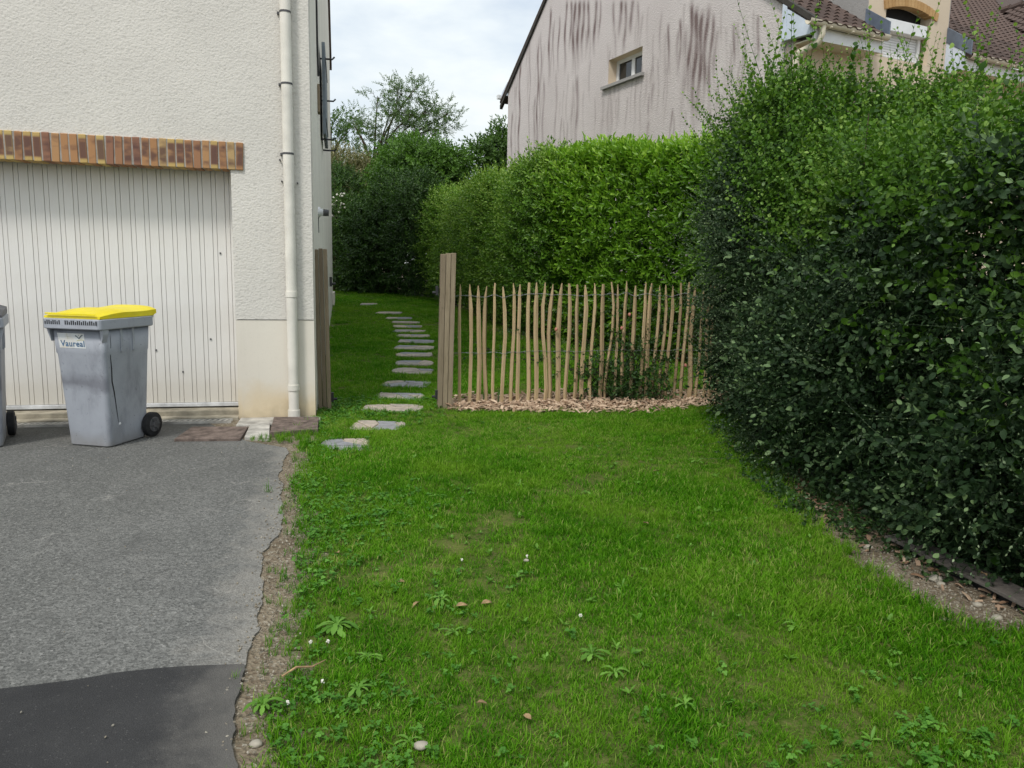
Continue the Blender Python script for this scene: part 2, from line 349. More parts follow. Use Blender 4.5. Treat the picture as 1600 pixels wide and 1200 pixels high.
def stone_mat():
    t = MT('split_stone', 0.85, 0.2); r = t.rand()
    cr = t.n('ShaderNodeValToRGB'); e = cr.color_ramp; e.interpolation = 'CONSTANT'
    cols = [(0, (0.29, 0.295, 0.315)), (0.34, (0.40, 0.35, 0.30)), (0.56, (0.25, 0.255, 0.275)), (0.7, (0.46, 0.39, 0.32)), (0.9, (0.35, 0.32, 0.30))]
    while len(e.elements) < len(cols): e.elements.new(0.5)
    for el, (p, c) in zip(e.elements, cols): el.position = p; el.color = (*c, 1)
    t.l(r, cr.inputs[0]); c = t.mix(t.rng(t.noise(14, 6, 0.65), 0.35, 0.7, 0, 0.6), cr.outputs[0], (0.15, 0.145, 0.135))
    t.col(c); t.bump(t.noise(25, 5), 0.6, 0.012); return t.m
M['stone'] = stone_mat(); M['stone_joint'] = simple('sandy_mortar', (0.40, 0.35, 0.275), 0.95, 0.15, 20, 0.1, 0.4, 90)
M['pebble'] = simple('pale_pebble', (0.36, 0.33, 0.27), 0.9, 0.2, 20)
M['deadleaf'] = simple('dry_leaf', (0.37, 0.25, 0.13), 0.85, 0.3, 30)
M['edging'] = simple('dark_grey_edging', (0.055, 0.056, 0.062), 0.7, 0.25, 14, 0.3, 0.3, 60)

def bin_mat():
    t = MT('grey_bin_plastic', 0.5, 0.35)
    c = t.mix(t.rng(t.noise(2.5, 5), 0.3, 0.7), (0.275, 0.295, 0.33), (0.38, 0.40, 0.445))
    c = t.mix(t.rng(t.noise(5, 6, 0.7, (1, 1, 0.35)), 0.5, 0.78, 0, 0.7), c, (0.10, 0.10, 0.115))
    c = t.mix(t.rng(t.noise(34, 4, 0.7), 0.62, 0.74, 0, 0.6), c, (0.075, 0.075, 0.085))
    z = t.math('ADD', t.sep(), t.math('MULTIPLY', t.noise(6, 4), 0.2))
    scuff = t.math('MULTIPLY', t.rng(z, 0.52, 0.58), t.rng(z, 0.68, 0.6)); c = t.mix(t.math('MULTIPLY', scuff, t.rng(t.sep(axis=1), 0.05, 0.0, 0, 0.6)), c, (0.11, 0.11, 0.13))
    c = t.mix(t.rng(z, 0.22, 0.08, 0, 0.5), c, (0.20, 0.175, 0.14))
    t.col(c); t.bump(t.noise(9, 3), 0.12, 0.01); return t.m
M['bin'] = bin_mat()
def lid_mat():
    t = MT('yellow_lid_plastic', 0.4, 0.35); c = t.mix(t.rng(t.noise(4, 5), 0.35, 0.7), (0.68, 0.55, 0.006), (0.80, 0.68, 0.02))
    t.col(t.mix(t.rng(t.noise(12, 6, 0.75), 0.52, 0.75, 0, 0.45), c, (0.50, 0.40, 0.09))); return t.m
M['lid'] = lid_mat()
M['lid_grey'] = simple('dark_grey_lid', (0.07, 0.072, 0.08), 0.5, 0.15, 6)
def sticker_mat():
    t = MT('white_sticker', 0.5, 0.3); c = t.mix(t.rng(t.noise(10, 4), 0.45, 0.7, 0, 0.5), (0.68, 0.70, 0.70), (0.60, 0.53, 0.40)); t.col(c); return t.m
M['sticker'] = sticker_mat(); M['ink'] = simple('blue_ink', (0.075, 0.16, 0.28), 0.5, 0.15, 30); M['ink_grey'] = simple('grey_ink', (0.10, 0.14, 0.17), 0.5, 0.15, 30)
M['ink_yellow'] = simple('faded_yellow_ink', (0.55, 0.52, 0.3), 0.5, 0.1, 30)

# ------------------------------------------------------------------ the ground
def grid_coords(a, b, near0, near1, step, far):
    xs = list(np.arange(near0, near1+1e-6, step)); x = near0; s = step
    while x > a: s *= 1.5; x -= s; xs.insert(0, max(x, a))
    x = near1; s = step
    while x < b: s *= 1.5; x += s; xs.append(min(x, b))
    return np.array(xs)
gx = grid_coords(-220, 220, -8, 8, 0.4, 20); gy = grid_coords(-120, 400, -2, 28, 0.4, 20)
GX, GY = np.meshgrid(gx, gy); GZ = gz(GX, GY); nx = len(gx)
v = np.stack([GX.ravel(), GY.ravel(), GZ.ravel()], 1)
f = [(j*nx+i, j*nx+i+1, (j+1)*nx+i+1, (j+1)*nx+i) for j in range(len(gy)-1) for i in range(nx-1)]
tag(link('ground', pymesh('ground', v, f, M['soil'])), kind='structure')

def inpoly(P, poly):
    x, y = P[:, 0], P[:, 1]; inside = np.zeros(len(P), bool); n = len(poly); j = n-1
    for i in range(n):
        xi, yi = poly[i]; xj, yj = poly[j]
        c = ((yi > y) != (yj > y)) & (x < (xj-xi)*(y-yi)/(yj-yi+1e-12)+xi); inside ^= c; j = i
    return inside
def vnoise(P, s, seed=0):
    q = np.random.default_rng(seed); o = np.zeros(len(P))
    for k in range(7):
        d = q.normal(size=P.shape[1]); d *= s*(0.6+0.5*k)/np.linalg.norm(d); o += np.sin(P @ d + q.uniform(0, 6.28))/(1+0.45*k)
    return o/2.6
LA = R(12.4); LO = Vector((-1.81, 6.98, 0))                 # left house: corner and turn
def LW(x, y, z=0): return LO + Vector((x*math.cos(LA)-y*math.sin(LA), x*math.sin(LA)+y*math.cos(LA), z))
g2 = lambda x, y: (gnd(x, y).x, gnd(x, y).y)
grass_edge = [(420, 1200), (397, 1116), (439, 1060), (442, 966), (454, 910), (465, 853), (461, 797), (450, 771), (452, 752), (470, 735), (478, 717), (462, 697), (500, 688)]
lawn_poly = [(-0.55, 0.4), (-0.62, 1.2)] + [(lambda c: (c[0]+.035, c[1]))(g2(*p)) for p in grass_edge] + [(-1.78, 6.45), (-1.80, 6.98)] + [tuple(LW(0.0, 12)[:2])] + [(-5.6, 23.6), (-4.3, 23.2), (-1.9, 20.0), (0.25, 13.4), (1.9, 11.6), (3.6, 10.0), (3.6, 7.6), (2.2, 7.3), (1.95, 6.3), (1.83, 5.2), (1.72, 4.4)] + \
    [g2(*p) for p in ((1300, 845), (1340, 885), (1400, 920), (1470, 965), (1540, 985), (1640, 1005))] + [(2.6, 2.6), (2.6, 0.4)]
mulch_poly = [g2(*p) for p in ((700, 642), (760, 645), (850, 643), (930, 645), (1010, 640), (1080, 634), (1135, 632), (1180, 628))] + [(2.9, 8.75), (1.9, 8.62), (0.9, 8.4), (0, 8.2), (-0.62, 8.02)]
bed_poly = [(-1.7, 20.3), (-0.1, 13.7), (0.12, 12.75), (1.7, 11.0), (3.6, 9.3), (4.5, 10.5), (2, 14), (0, 21)]   # leaf litter under the clipped hedge

st = 0.07; ax = np.arange(-6.2, 4.2, st); ay = np.arange(0.4, 24, st)
AX, AY = np.meshgrid(ax, ay); P = np.stack([AX.ravel(), AY.ravel()], 1); jit = np.stack([vnoise(P, 6, 3), vnoise(P, 6, 4)], 1)*0.05
ok = inpoly(P + st/2 + jit, lawn_poly); n = len(ax)
ok &= inpoly(P + st/2 + jit + np.array([-.07, 0]), lawn_poly) & inpoly(P + st/2 + jit + np.array([.05, -.05]), lawn_poly); okg = ok.reshape(AX.shape); okg[-1, :] = False; okg[:, -1] = False
jj, ii = np.nonzero(okg); base = jj*n+ii; f = np.stack([base, base+1, base+n+1, base+n], 1); used = np.unique(f); remap = np.full(len(P), -1); remap[used] = np.arange(len(used))
v = np.concatenate([P[used], (gz(P[used, 0], P[used, 1])+0.004)[:, None]], 1)
tag(link('lawn', pymesh('lawn', v, remap[f].tolist(), M['thatch'])), kind='structure')

def rough_line(pts, step=0.012, amp=1.0, seed=1):
    """a worn edge: the line is shifted sideways by bites of several sizes"""
    q_ = np.random.default_rng(seed); p = np.array(pts, float); d = np.linalg.norm(np.diff(p, axis=0), axis=1); cum = np.concatenate([[0], np.cumsum(d)]); u = np.arange(0, cum[-1], step)
    x = np.interp(u, cum, p[:, 0]); y = np.interp(u, cum, p[:, 1]); off_ = np.zeros(len(u))
    for wl_, a_ in ((.45, .016), (.17, .009), (.07, .005), (.03, .0028)):
        k = np.arange(0, cum[-1]+2*wl_, wl_); off_ += np.interp(u, k+q_.uniform(-.3, .3, len(k))*wl_, q_.normal(0, a_, len(k)))
    tx, ty = np.gradient(x), np.gradient(y); l_ = np.hypot(tx, ty)+1e-9; off_ *= amp
    return [tuple(r_) for r_ in np.stack([x-ty/l_*off_, y+tx/l_*off_], 1)]+[tuple(p[-1])]
aedge = [g2(*p) for p in ((382, 1045), (394, 996), (410, 917), (412, 865), (435, 835), (437, 797), (439, 760), (435, 740), (445, 718), (449, 701))]
old_e = rough_line(aedge, 0.012, 1.0, 3)
seam = [g2(*p) for p in ((382, 1043), (300, 1045), (187, 1056), (112, 1069), (0, 1083))]; seam.append((-7, 1.0))
top_e = [tuple(LW(x, -0.16)[:2]) for x in (-0.9, -6.5)]
poly = rough_line(seam[::-1], 0.03, 0.25, 5)[:-1] + old_e + [g2(385, 690)] + top_e + [(-9, 5.5), (-9, 0.9)]
def sheet(name, poly, z, m):
    me = pymesh(name, [(x, y, z) for x, y in poly], [tuple(range(len(poly)))], m)
    import bmesh
    bm = bmesh.new(); bm.from_mesh(me); bmesh.ops.triangulate(bm, faces=bm.faces)
    if sum(f_.normal.z for f_ in bm.faces) < 0: bmesh.ops.reverse_faces(bm, faces=bm.faces)
    r_ = bmesh.ops.extrude_edge_only(bm, edges=[e for e in bm.edges if e.is_boundary])
    for g_ in r_['geom']:
        if isinstance(g_, bmesh.types.BMVert): g_.co.z -= 0.05
    bm.to_mesh(me); bm.free(); return tag(link(name, me), kind='structure')
sheet('driveway', poly, 0.013, M['asphalt'])
nedge = rough_line([g2(350, 1215), g2(352, 1190), g2(366, 1100), g2(382, 1045)], 0.012, .8, 8)
poly = [(-9, -3), (-0.6, -3), (-0.70, 1.0)] + nedge[:-1] + [(x, y-0.004) for x, y in rough_line(seam, 0.03, .25, 5)] + [(-9, 0.6)]
sheet('driveway_patch', poly, 0.018, M['asphalt_new'])

# ------------------------------------------------------------------ the left house (garage front)
H = thing('house', 'white roughcast house with a garage door and brick lintel, left of the grass path', 'house', LO, LA)
XR, XL, ZT = -0.675, -3.15, 2.21
wl = MB()
wl.loft([[(x, y, z) for x, z in ((XR, .92), (0, .92), (0, 6.4), (-7, 6.4), (-7, .92), (XL, .92), (XL, 2.44), (XR, 2.44))] for y in (-0.006, 0.25)])
wl.build('front_wall', M['front'], H)
for xa, xb in ((XR, 0), (-7, XL)): MB().box(xa, xb, 0, 0.25, -0.3, 0.914).build('wall_base', M['plinth'], H)
sw = MB(); sw.loft([[(x, 0.25, -0.3), (x, 12.3, -0.3), (x, 12.3, 6.4), (x, 6.2, 10.0), (x, 0.25, 6.55)] for x in (-0.25, 0.004)]); sw.build('side_wall', M['side'], H)
sw = MB(); sw.loft([[(x, 0.25, -0.3), (x, 12.3, -0.3), (x, 12.3, 6.4), (x, 6.2, 10.0), (x, 0.25, 6.55)] for x in (-7, -6.75)]); sw.build('side_wall', M['side'], H)
MB().box(-6.75, -0.25, 12.05, 12.3, -0.3, 6.4).build('back_wall', M['side'], H)
MB().box(0.005, 0.055, 11.2, 12.31, -0.2, 0.80).build('wall_base', M['plinth'], H)
rf = MB(); rf.loft([[(-7.1, -0.5, 6.12), (0.05, -0.5, 6.12), (0.05, -0.5, 6.26), (-7.1, -0.5, 6.26)], [(-7.1, 6.2, 10.02), (0.05, 6.2, 10.02), (0.05, 6.2, 10.16), (-7.1, 6.2, 10.16)], [(-7.1, 12.8, 6.1), (0.05, 12.8, 6.1), (0.05, 12.8, 6.24), (-7.1, 12.8, 6.24)]])
rf.build('roof', M['tile'], H)
# brick lintel
li = MB().box(-3.4, -0.567, -0.019, 0.20, ZT+0.006, 2.436).build('lintel', M['mortar'], H)
nb = 41; pitch = 0.0685; bm_ = MB().box(-0.0285, 0.0285, -0.075, 0.11, -0.115, 0.115)
bme = pymesh('brick', bm_.v, bm_.f, M['brick'])
for i in range(nb):
    o = link('brick', bme, li); o.location = (-0.5955-i*pitch, 0.05+random.uniform(-.003, .003), (ZT+2.44)/2+random.uniform(-.003, .003))
    o.rotation_euler = (0, random.uniform(-.03, .03), random.uniform(-.01, .01))
    bv = o.modifiers.new('bevel', 'BEVEL'); bv.width = 0.004; bv.segments = 1
# garage door of vertical boards
dr = MB().box(XL-0.1, XR+0.1, 0.268, 0.29, 0.09, 2.4); D = dr.build('garage_door', M['door'], H)
wv = 0.113; k = int((XR-XL)/wv)+1
pm = MB(); a, b = -0.037, 0.043
pm.loft([[(x, y, z) for x, y in ((-0.0565, 0.012), (-0.0545, 0.002), (-0.0215, 0.002), (-0.0190, 0.012), (-0.0160, 0.0), (0.0535, 0.0), (0.0560, 0.012), (0.056, 0.018), (-0.0565, 0.018))] for z in (0.135, 2.395)])
pme = pymesh('panel', pm.v, pm.f, M['door'])
for i in range(k):
    o = link('panel', pme, D); o.location = (XR-0.035-i*wv, 0.2505+random.uniform(-.0015, .0015), 0); o.rotation_euler = (0, 0, random.uniform(-.02, .02))
b = MB().box(XL, XR+0.02, 0.228, 0.2795, 0.098, 0.132); b.build('bottom_rail', M['alu'], D, bevel=0.004)
b = MB(); 
for i in range(8): b.tube([(XR-0.09-i*0.226, 0.249, z) for z in (0.55+0.1*(i % 3), 0.553+0.1*(i % 3))], 0.006, 6) if False else None
for x, z in ((-0.93, 0.72), (-1.18, 0.42), (-1.4, 0.62), (-0.82, 1.5)): MB().box(x-0.006, x+0.006, 0.243, 0.252, z-0.008, z+0.008).build('rivet', M['hub'], D)
MB().box(XL, XR-0.001, 0.10, 0.45, -0.2, 0.085).build('threshold', M['concrete'], H, bevel=0.008)
MB().box(XL, XR-0.001, -0.02, 0.0985, -0.2, 0.04).build('threshold_step', M['concrete'], H, bevel=0.006)
MB().box(-6.7, -0.3, 0.32, 11, 2.42, 2.5).build('ceiling_slab', M['concrete'], H)
jb = MB().box(XR, XR+0.001, 0.25, 0.45, -0.2, 2.45); 
# downpipe
dp = MB(); px_ = -0.188; dp.tube([(px_, -0.066, 0.035), (px_, -0.066, 5.45)], 0.046, 20)
DP = dp.build('downpipe', M['pipe'], H, True)
for z, r_, h_ in ((0.31, 0.053, 0.05), (1.15, 0.051, 0.05), (0.07, 0.054, 0.07)): MB().tube([(px_, -0.066, z-h_/2), (px_, -0.066, z+h_/2)], r_, 20).build('collar', M['pipe'], DP, True)
for z in (3.52, 2.94, 2.36):
    c = MB(); c.tube([(px_, -0.066, z-0.008), (px_, -0.066, z+0.008)], 0.0485, 20); c.box(px_-0.07, px_-0.04, -0.03, 0.0, z-0.01, z+0.01); c.build('clamp', M['hub'], DP)
for x, z in ((-0.262, 2.31), (-0.25, 2.13), (-0.118, 2.12)): MB().tube([(x, -0.006, z), (x, -0.035, z)], 0.007, 6).build('wall_screw', M['black_metal'], H)
# folded back window shutter on the side wall, with its irons
s = MB().box(0.035, 0.075, 3.1, 4.35, 3.05, 4.15); S = s.build('window_shutter', M['shutter'], H, bevel=0.004)
for z in (3.22, 3.95): MB().box(0.0755, 0.082, 3.1, 4.3, z-0.02, z+0.02).build('strap', M['black_metal'], S)
for y, z in ((4.1, 3.65), (3.2, 3.0), (4.3, 3.02), (3.3, 4.0)): MB().tube([(0.005, y, z), (0.16, y, z), (0.19, y, z+0.03)], 0.011, 6).build('shutter_hook', M['black_metal'], S)
MB().tube([(0.012, 2.0, 5.2), (0.014, 2.0, 3.9), (0.02, 2.05, 3.5)], 0.012, 6).build('cable', M['black_metal'], H)
MB().box(0.006, 0.03, 2.05, 2.22, 3.12, 3.42).build('vent_flap', M['post_grey'], H)

# small camera-like lamp on the side wall
q = LW(0.004, 1.62, 1.985 - 0.0)
lp = thing('wall_lamp', 'small white round lamp sticking out of the cream side wall', 'wall lamp', q, LA)
MB().tube([(0, 0, 0), (0.025, 0, 0)], 0.055, 14).build('base', M['white_pvc'], lp, True)
MB().tube([(0.025, 0, 0), (0.055, 0, 0)], [0.034, 0.042], 14).build('collar', M['white_pvc'], lp, True)
MB().tube([(0.055, 0, -0.002), (0.115, 0, -0.006)], [0.038, 0.034], 14).build('lamp_head', M['hub'], lp, True)
MB().tube([(0.004, 0, -0.05), (0.005, 0.0, -0.22)], 0.004, 5).build('cable', M['hub'], lp)

# drain channel and slabs along the house foot
dg = thing('drain_channel', 'narrow pale slotted drain channel along the garage threshold', 'drain', LW(0, 0), LA)
MB().box(XL-2, -0.72, -0.15, -0.065, -0.1, -0.02).build('trough', M['dark'], dg)
b = MB(); b.box(XL-2, -0.72, -0.156, -0.146, -0.1, 0.034); b.box(XL-2, -0.72, -0.072, -0.062, -0.1, 0.036); b.build('rim', M['concrete_pale'], dg)
bar = MB(); bar.loft([[(-0.014, -0.146, z), (0.008, -0.146, z), (0.034, -0.072, z), (0.012, -0.072, z)] for z in (0.018, 0.032)]); bme = pymesh('grate_bar', bar.v, bar.f, M['concrete_pale'])
for i in range(54): o = link('grate_bar', bme, dg); o.location = (-0.78-i*0.05, 0, 0)
def slab(name, label, cat, pts, h, m, z0=-0.05):
    c = [gnd(*p) for p in pts]; cx = sum(p.x for p in c)/len(c); cy_ = sum(p.y for p in c)/len(c)
    o = MB().prism([(p.x-cx, p.y-cy_) for p in c], z0, h).build(name, m, bevel=0.006); o.location = (cx, cy_, 0); return tag(o, label, cat)
slab('paving_slab', 'brown red slab set in the asphalt beside the drain channel', 'paving slab', ((272, 691), (376, 690), (388, 671), (300, 671)), 0.036, M['redslab'])
slab('concrete_pad', 'cracked pale concrete pad between the two brown red slabs', 'concrete pad', ((382, 688), (421, 689), (422, 665), (391, 668)), 0.04, M['concrete_pale'])
slab('paving_slab', 'brown red slab under the foot of the downpipe', 'paving slab', ((422, 684), (497, 679), (498, 659), (428, 659)), 0.058, M['redslab'])
tag(MB().box(-0.66, 0.05, -0.33, -0.002, -0.05, 0.03).build('footing', M['concrete_pale'], H, bevel=0.01), None)

# ------------------------------------------------------------------ the right house
RA = R(26); RO = at(1240, 75, 12.3); RO.z = 0
RX = Vector((math.cos(RA), math.sin(RA), 0)); RY = Vector((-math.sin(RA), math.cos(RA), 0))
def rloc(p): q = p-RO; return Vector((q.dot(RX), q.dot(RY), q.z))
H2 = thing('house', 'house with a stained grey pink gable and brown tiled roof behind the hedges', 'house', RO, RA)
PIT = 0.70; ZE = 5.42                                    # roof plane z = ZE + PIT*y
RIDY, RIDZ = 5.95, 5.42+0.70*5.95; YB = 10.1; ZBL = 6.12
def roof_z(y): return ZE+PIT*y if y < RIDY else RIDZ-(y-RIDY)*(RIDZ-ZBL)/(YB-RIDY)
# gable wall: fine sheet with a window opening; run-off stains stored as a colour layer
wy0, wy1, wz0, wz1 = 3.98, 5.19, 5.31, 5.80
ys = sorted(set(list(np.linspace(0, YB, 330)) + [wy0, wy1])); ys = [y for y in ys if not any(0 < abs(y-w_) < 0.012 for w_ in (wy0, wy1))]
rows = sorted(set(list(np.linspace(3.0, 6.0, 60)) + [wz0, wz1])); rows = [z for z in rows if not any(0 < abs(z-w_) < 0.02 for w_ in (wz0, wz1))]
zz = [0.0] + rows; NT = 34
vv = []; 
for y in ys:
    top = roof_z(y)-0.03
    col = list(zz); col += [6.0+(top-6.0)*(k+1)/NT if top > 6.0 else None for k in range(NT)]
    vv.append([(0, y, (min(z, top) if z is not None else top)) for z in col])
nr = len(zz)+NT; V = [p for c in vv for p in c]; Fc = []
for i in range(len(ys)-1):
    for k in range(nr-1):
        zc = (vv[i][k][2]+vv[i][k+1][2])/2; yc = (ys[i]+ys[i+1])/2
        if wy0 < yc < wy1 and wz0 < zc < wz1: continue
        if vv[i][k+1][2]-vv[i][k][2] < 1e-5 and vv[i+1][k+1][2]-vv[i+1][k][2] < 1e-5: continue
        Fc.append((i*nr+k, i*nr+k+1, (i+1)*nr+k+1, (i+1)*nr+k))
gm = pymesh('gable_wall', V, Fc)
VA = np.array(V); stain = np.zeros(len(VA)); gq = np.random.default_rng(5)
def streak(px, py0, py1, wd, s_):
    a_ = rloc(on_plane(px, py0, RO, RX)); b_ = rloc(on_plane(px, py1, RO, RX))
    yc = a_.y; d = VA[:, 1]-yc-0.03*np.sin(VA[:, 2]*5+px); prof = np.exp(-(d/(wd*.95))**2)
    len_ = max(0.05, a_.z-b_.z)*1.25; t_ = (a_.z-VA[:, 2])/len_; along = np.clip((t_+0.03)*9, 0, 1)*np.clip((1.15-t_)*1.8, 0, 1)*(0.85+0.15*np.sin(VA[:, 2]*9+px*1.7))
    np.maximum(stain, s_*prof*along, out=stain)
for px, a_, b_, wd, s_ in ((800, 175, 240, .04, .75), (813, 95, 235, .05, .9), (829, 75, 220, .03, .5), (842, 60, 225, .045, .85), (846, 50, 180, .03, .6), (860, 12, 100, .05, .9), (866, 30, 95, .03, .6), (874, 25, 90, .04, .8), (885, 0, 85, .05, .9),
        (893, 0, 60, .06, .8), (898, 0, 85, .07, .95), (905, 0, 80, .08, .95), (912, 0, 70, .07, .9), (920, 0, 62, .06, .85), (931, 0, 65, .06, .95), (938, 0, 50, .04, .7), (960, 0, 45, .05, .6), (970, 0, 42, .06, .9), (978, 0, 70, .05, .75), (988, 0, 40, .06, .85), (998, 0, 60, .04, .5),
        (903, 115, 215, .07, .6), (895, 130, 200, .05, .35), (870, 110, 215, .05, .35), (850, 120, 238, .05, .5), (836, 150, 230, .05, .5), (976, 55, 75, .05, .7),
        (1046, 35, 100, .04, .75), (1064, 28, 95, .045, .75), (1082, 0, 120, .06, .95), (1090, 10, 155, .07, 1), (1098, 15, 150, .07, .95), (1106, 8, 130, .06, .9), (1114, 20, 140, .05, .8), (1073, 40, 160, .1, .4), (1120, 45, 120, .05, .5), (1149, 35, 95, .04, .7), (1187, 22, 80, .04, .7), (1050, 170, 215, .03, .6), (1030, 90, 160, .03, .3), (1165, 60, 130, .04, .35)):
    streak(px, a_, b_, wd, s_)
for k in range(130):
    px = gq.uniform(800, 1200); y0 = gq.uniform(0, 190); streak(px, y0, y0+gq.uniform(25, 80), gq.uniform(.02, .05), gq.uniform(.15, .5))
ca = gm.color_attributes.new('stain', 'FLOAT_COLOR', 'POINT'); cc = np.ones((len(VA), 4), np.float32); cc[:, :3] = stain[:, None]; ca.data.foreach_set('color', cc.ravel())
t = MT('stained_roughcast', 0.93, 0.1)
c = t.mix(t.rng(t.noise(0.7, 5), 0.3, 0.7), (0.545, 0.495, 0.485), (0.62, 0.57, 0.56)); c = t.mix(t.rng(t.noise(6, 5), 0.45, 0.75, 0, 0.25), c, (0.50, 0.47, 0.45))
sa = t.n('ShaderNodeAttribute', attribute_name='stain'); sf = t.math('MULTIPLY', sa.outputs[2], t.rng(t.noise(11, 5, 0.75, (1, 2.2, 0.3)), 0.25, 0.52, 0.45, 1.0))
c = t.mix(t.math('MINIMUM', t.math('MULTIPLY', sf, 1.1), 0.85), c, (0.115, 0.068, 0.066)); t.col(c)
t.bump(t.noise(34, 3, 0.6, (0.7, 0.7, 1.3), dist=0.5), 0.8, 0.02); gm.materials.append(t.m)
link('gable_wall', gm, H2)
MB().box(0, 1.47, 0, 0.2, 0, 4.95).box(1.47, 9, 0.0, 0.2, 0, 4.95).build('front_wall', M['cream'], H2)
# roof sheet (tiles laid on it), back slope, verge
r_ = MB(); 
def roofslab(x0, x1, y0, y1, dz0, dz1, mb):
    mb.loft([[(x, y, roof_z(y)+dz0), (x, y, roof_z(y)+dz1)] + [] for x, y in ()]) if False else None
    a_ = [(x0, y0, ZE+PIT*y0+dz0), (x1, y0, ZE+PIT*y0+dz0), (x1, y1, ZE+PIT*y1+dz0), (x0, y1, ZE+PIT*y1+dz0)]
    mb.add(a_ + [(p[0], p[1], p[2]+dz1-dz0) for p in a_], [(0, 3, 2, 1), (4, 5, 6, 7), (0, 1, 5, 4), (1, 2, 6, 5), (2, 3, 7, 6), (3, 0, 4, 7)])
roofslab(-0.05, 1.5, -0.45, 0.9, -0.08, -0.03, r_); roofslab(-0.05, 1.5, 0.9, RIDY, -0.08, -0.03, r_); roofslab(3.47, 17, -0.45, RIDY, -0.08, -0.03, r_); roofslab(1.5, 3.47, 2.4, RIDY, -0.08, -0.03, r_)
zb = ZBL-0.25
r_.loft([[(-0.05, RIDY, RIDZ-0.06), (17, RIDY, RIDZ-0.06), (17, RIDY, RIDZ), (-0.05, RIDY, RIDZ)], [(-0.05, YB+0.42, zb), (17, YB+0.42, zb), (17, YB+0.42, zb+0.06), (-0.05, YB+0.42, zb+0.06)]])
ROOF = r_.build('roof', M['tile'], H2)
# tiles one by one where the photograph shows them
def tile_mesh():
    mb = MB(); W, Ln = 0.2, 0.27; prof = [(-W/2, 0.0), (-W/2+0.03, -0.002), (-W/2+0.075, 0.0), (-0.0, 0.022), (0.035, 0.034), (0.07, 0.022), (W/2+0.012, 0.002)]
    v_ = []; 
    for yy, dz in ((0, 0.03), (Ln, 0.004)):
        v_ += [(x, yy, z+dz) for x, z in prof]
    v_ += [(x, 0.0, z+0.03-0.02) for x, z in prof]; n_ = len(prof); f_ = []
    for i in range(n_-1): f_ += [(i, i+1, n_+i+1, n_+i), (2*n_+i, 2*n_+i+1, i+1, i)]
    return pymesh('tile', v_, f_, M['tile'], False)
TM = tile_mesh(); sl = math.sqrt(1+PIT*PIT); tang = math.atan(PIT); ntile = 0
jitr = lambda a_: random.uniform(-a_, a_)
tile_list = []
# wing roof at the right: ridge runs towards the viewer from P1
d = ray(1563, 20); n_ = Vector((0, -PIT, 1)); n_w = RX*0 + RY*(-PIT) + Vector((0, 0, 1)); p0 = RO + Vector((0, 0, ZE)); P1 = rloc(CAM + d*((p0-CAM).dot(n_w)/d.dot(n_w)))
d = ray(1650, 115); PV = rloc(CAM + d*((p0-CAM).dot(n_w)/d.dot(n_w))); PR = P1+Vector((0, -2.6, 0)); w1 = (PR-P1).normalized(); w2 = (PV-P1); w2 = (w2-w1*w2.dot(w1)).normalized(); w3 = w1.cross(w2); w3 = w3 if w3.z > 0 else -w3
Lr = P1.y+1.4; PR = P1+w1*Lr; sv = (PV-P1).dot(w2); su = (PV-P1).dot(w1)
wg = MB(); wg.loft([[P1-w3*.03, PR-w3*.03, PR+w2*(sv+.2)-w3*.03, PV-w3*.03], [P1-w3*.001, PR-w3*.001, PR+w2*(sv+.2)-w3*.001, PV-w3*.001]]); WR = wg.build('wing_roof', M['tile'], H2)
for k in range(int(Lr/.3)): MB().tube([P1+w1*(k*.3-.1)+w3*.01, P1+w1*(k*.3+.25)+w3*.035], [0.085, 0.1], 8).build('ridge_tile', M['tile'], WR)
ex_ = w1; ey_ = -w2; ez_ = ex_.cross(ey_)
if ez_.dot(w3) < 0: ex_ = -ex_; ez_ = ex_.cross(ey_)
BW = Matrix(((ex_.x, ey_.x, ez_.x), (ex_.y, ey_.y, ez_.y), (ex_.z, ey_.z, ez_.z)))
for j_ in range(int(sv/.2)):
    for i_ in range(int(Lr/.2)):
        a_, b_ = i_*.2+.05, j_*.2+.28
        if a_ > su*(b_-.15)/sv: tile_list.append((WR, P1+w1*a_+w2*b_, BW.to_4x4()))
for j in range(30):
    sy = -0.48+j*0.2/sl*1.08
    for i in range(64):
        x = i*0.2+0.05
        if 1.42 < x < 3.6 or x < 1.5 and j > 8: continue
        if x > PV.x and sy < PV.y+(x-PV.x)*(P1.y-PV.y)/(P1.x-PV.x)-.25: continue
        tile_list.append((ROOF, Vector((x, sy, ZE+PIT*sy-0.028)), Euler((tang+jitr(.012), jitr(.01), jitr(.008))).to_matrix().to_4x4()))
hc = rloc(CAM); tile_list.sort(key=lambda t_: (t_[1]-hc).length)
for par_, c_, A_ in tile_list[:290]: o = link('tile', TM, par_); o.matrix_local = Matrix.Translation(c_) @ A_
tv = [tuple(v__.co) for v__ in TM.vertices]; tf = [tuple(p.vertices) for p in TM.polygons]
for par_ in (ROOF, WR):
    mb = MB()
    for p_, c_, A_ in tile_list[290:]:
        if p_ is par_: mb.add(tv, tf, Matrix.Translation(c_) @ A_)
    if mb.v: mb.build('far_tiles', M['tile'], par_)['kind'] = 'stuff'
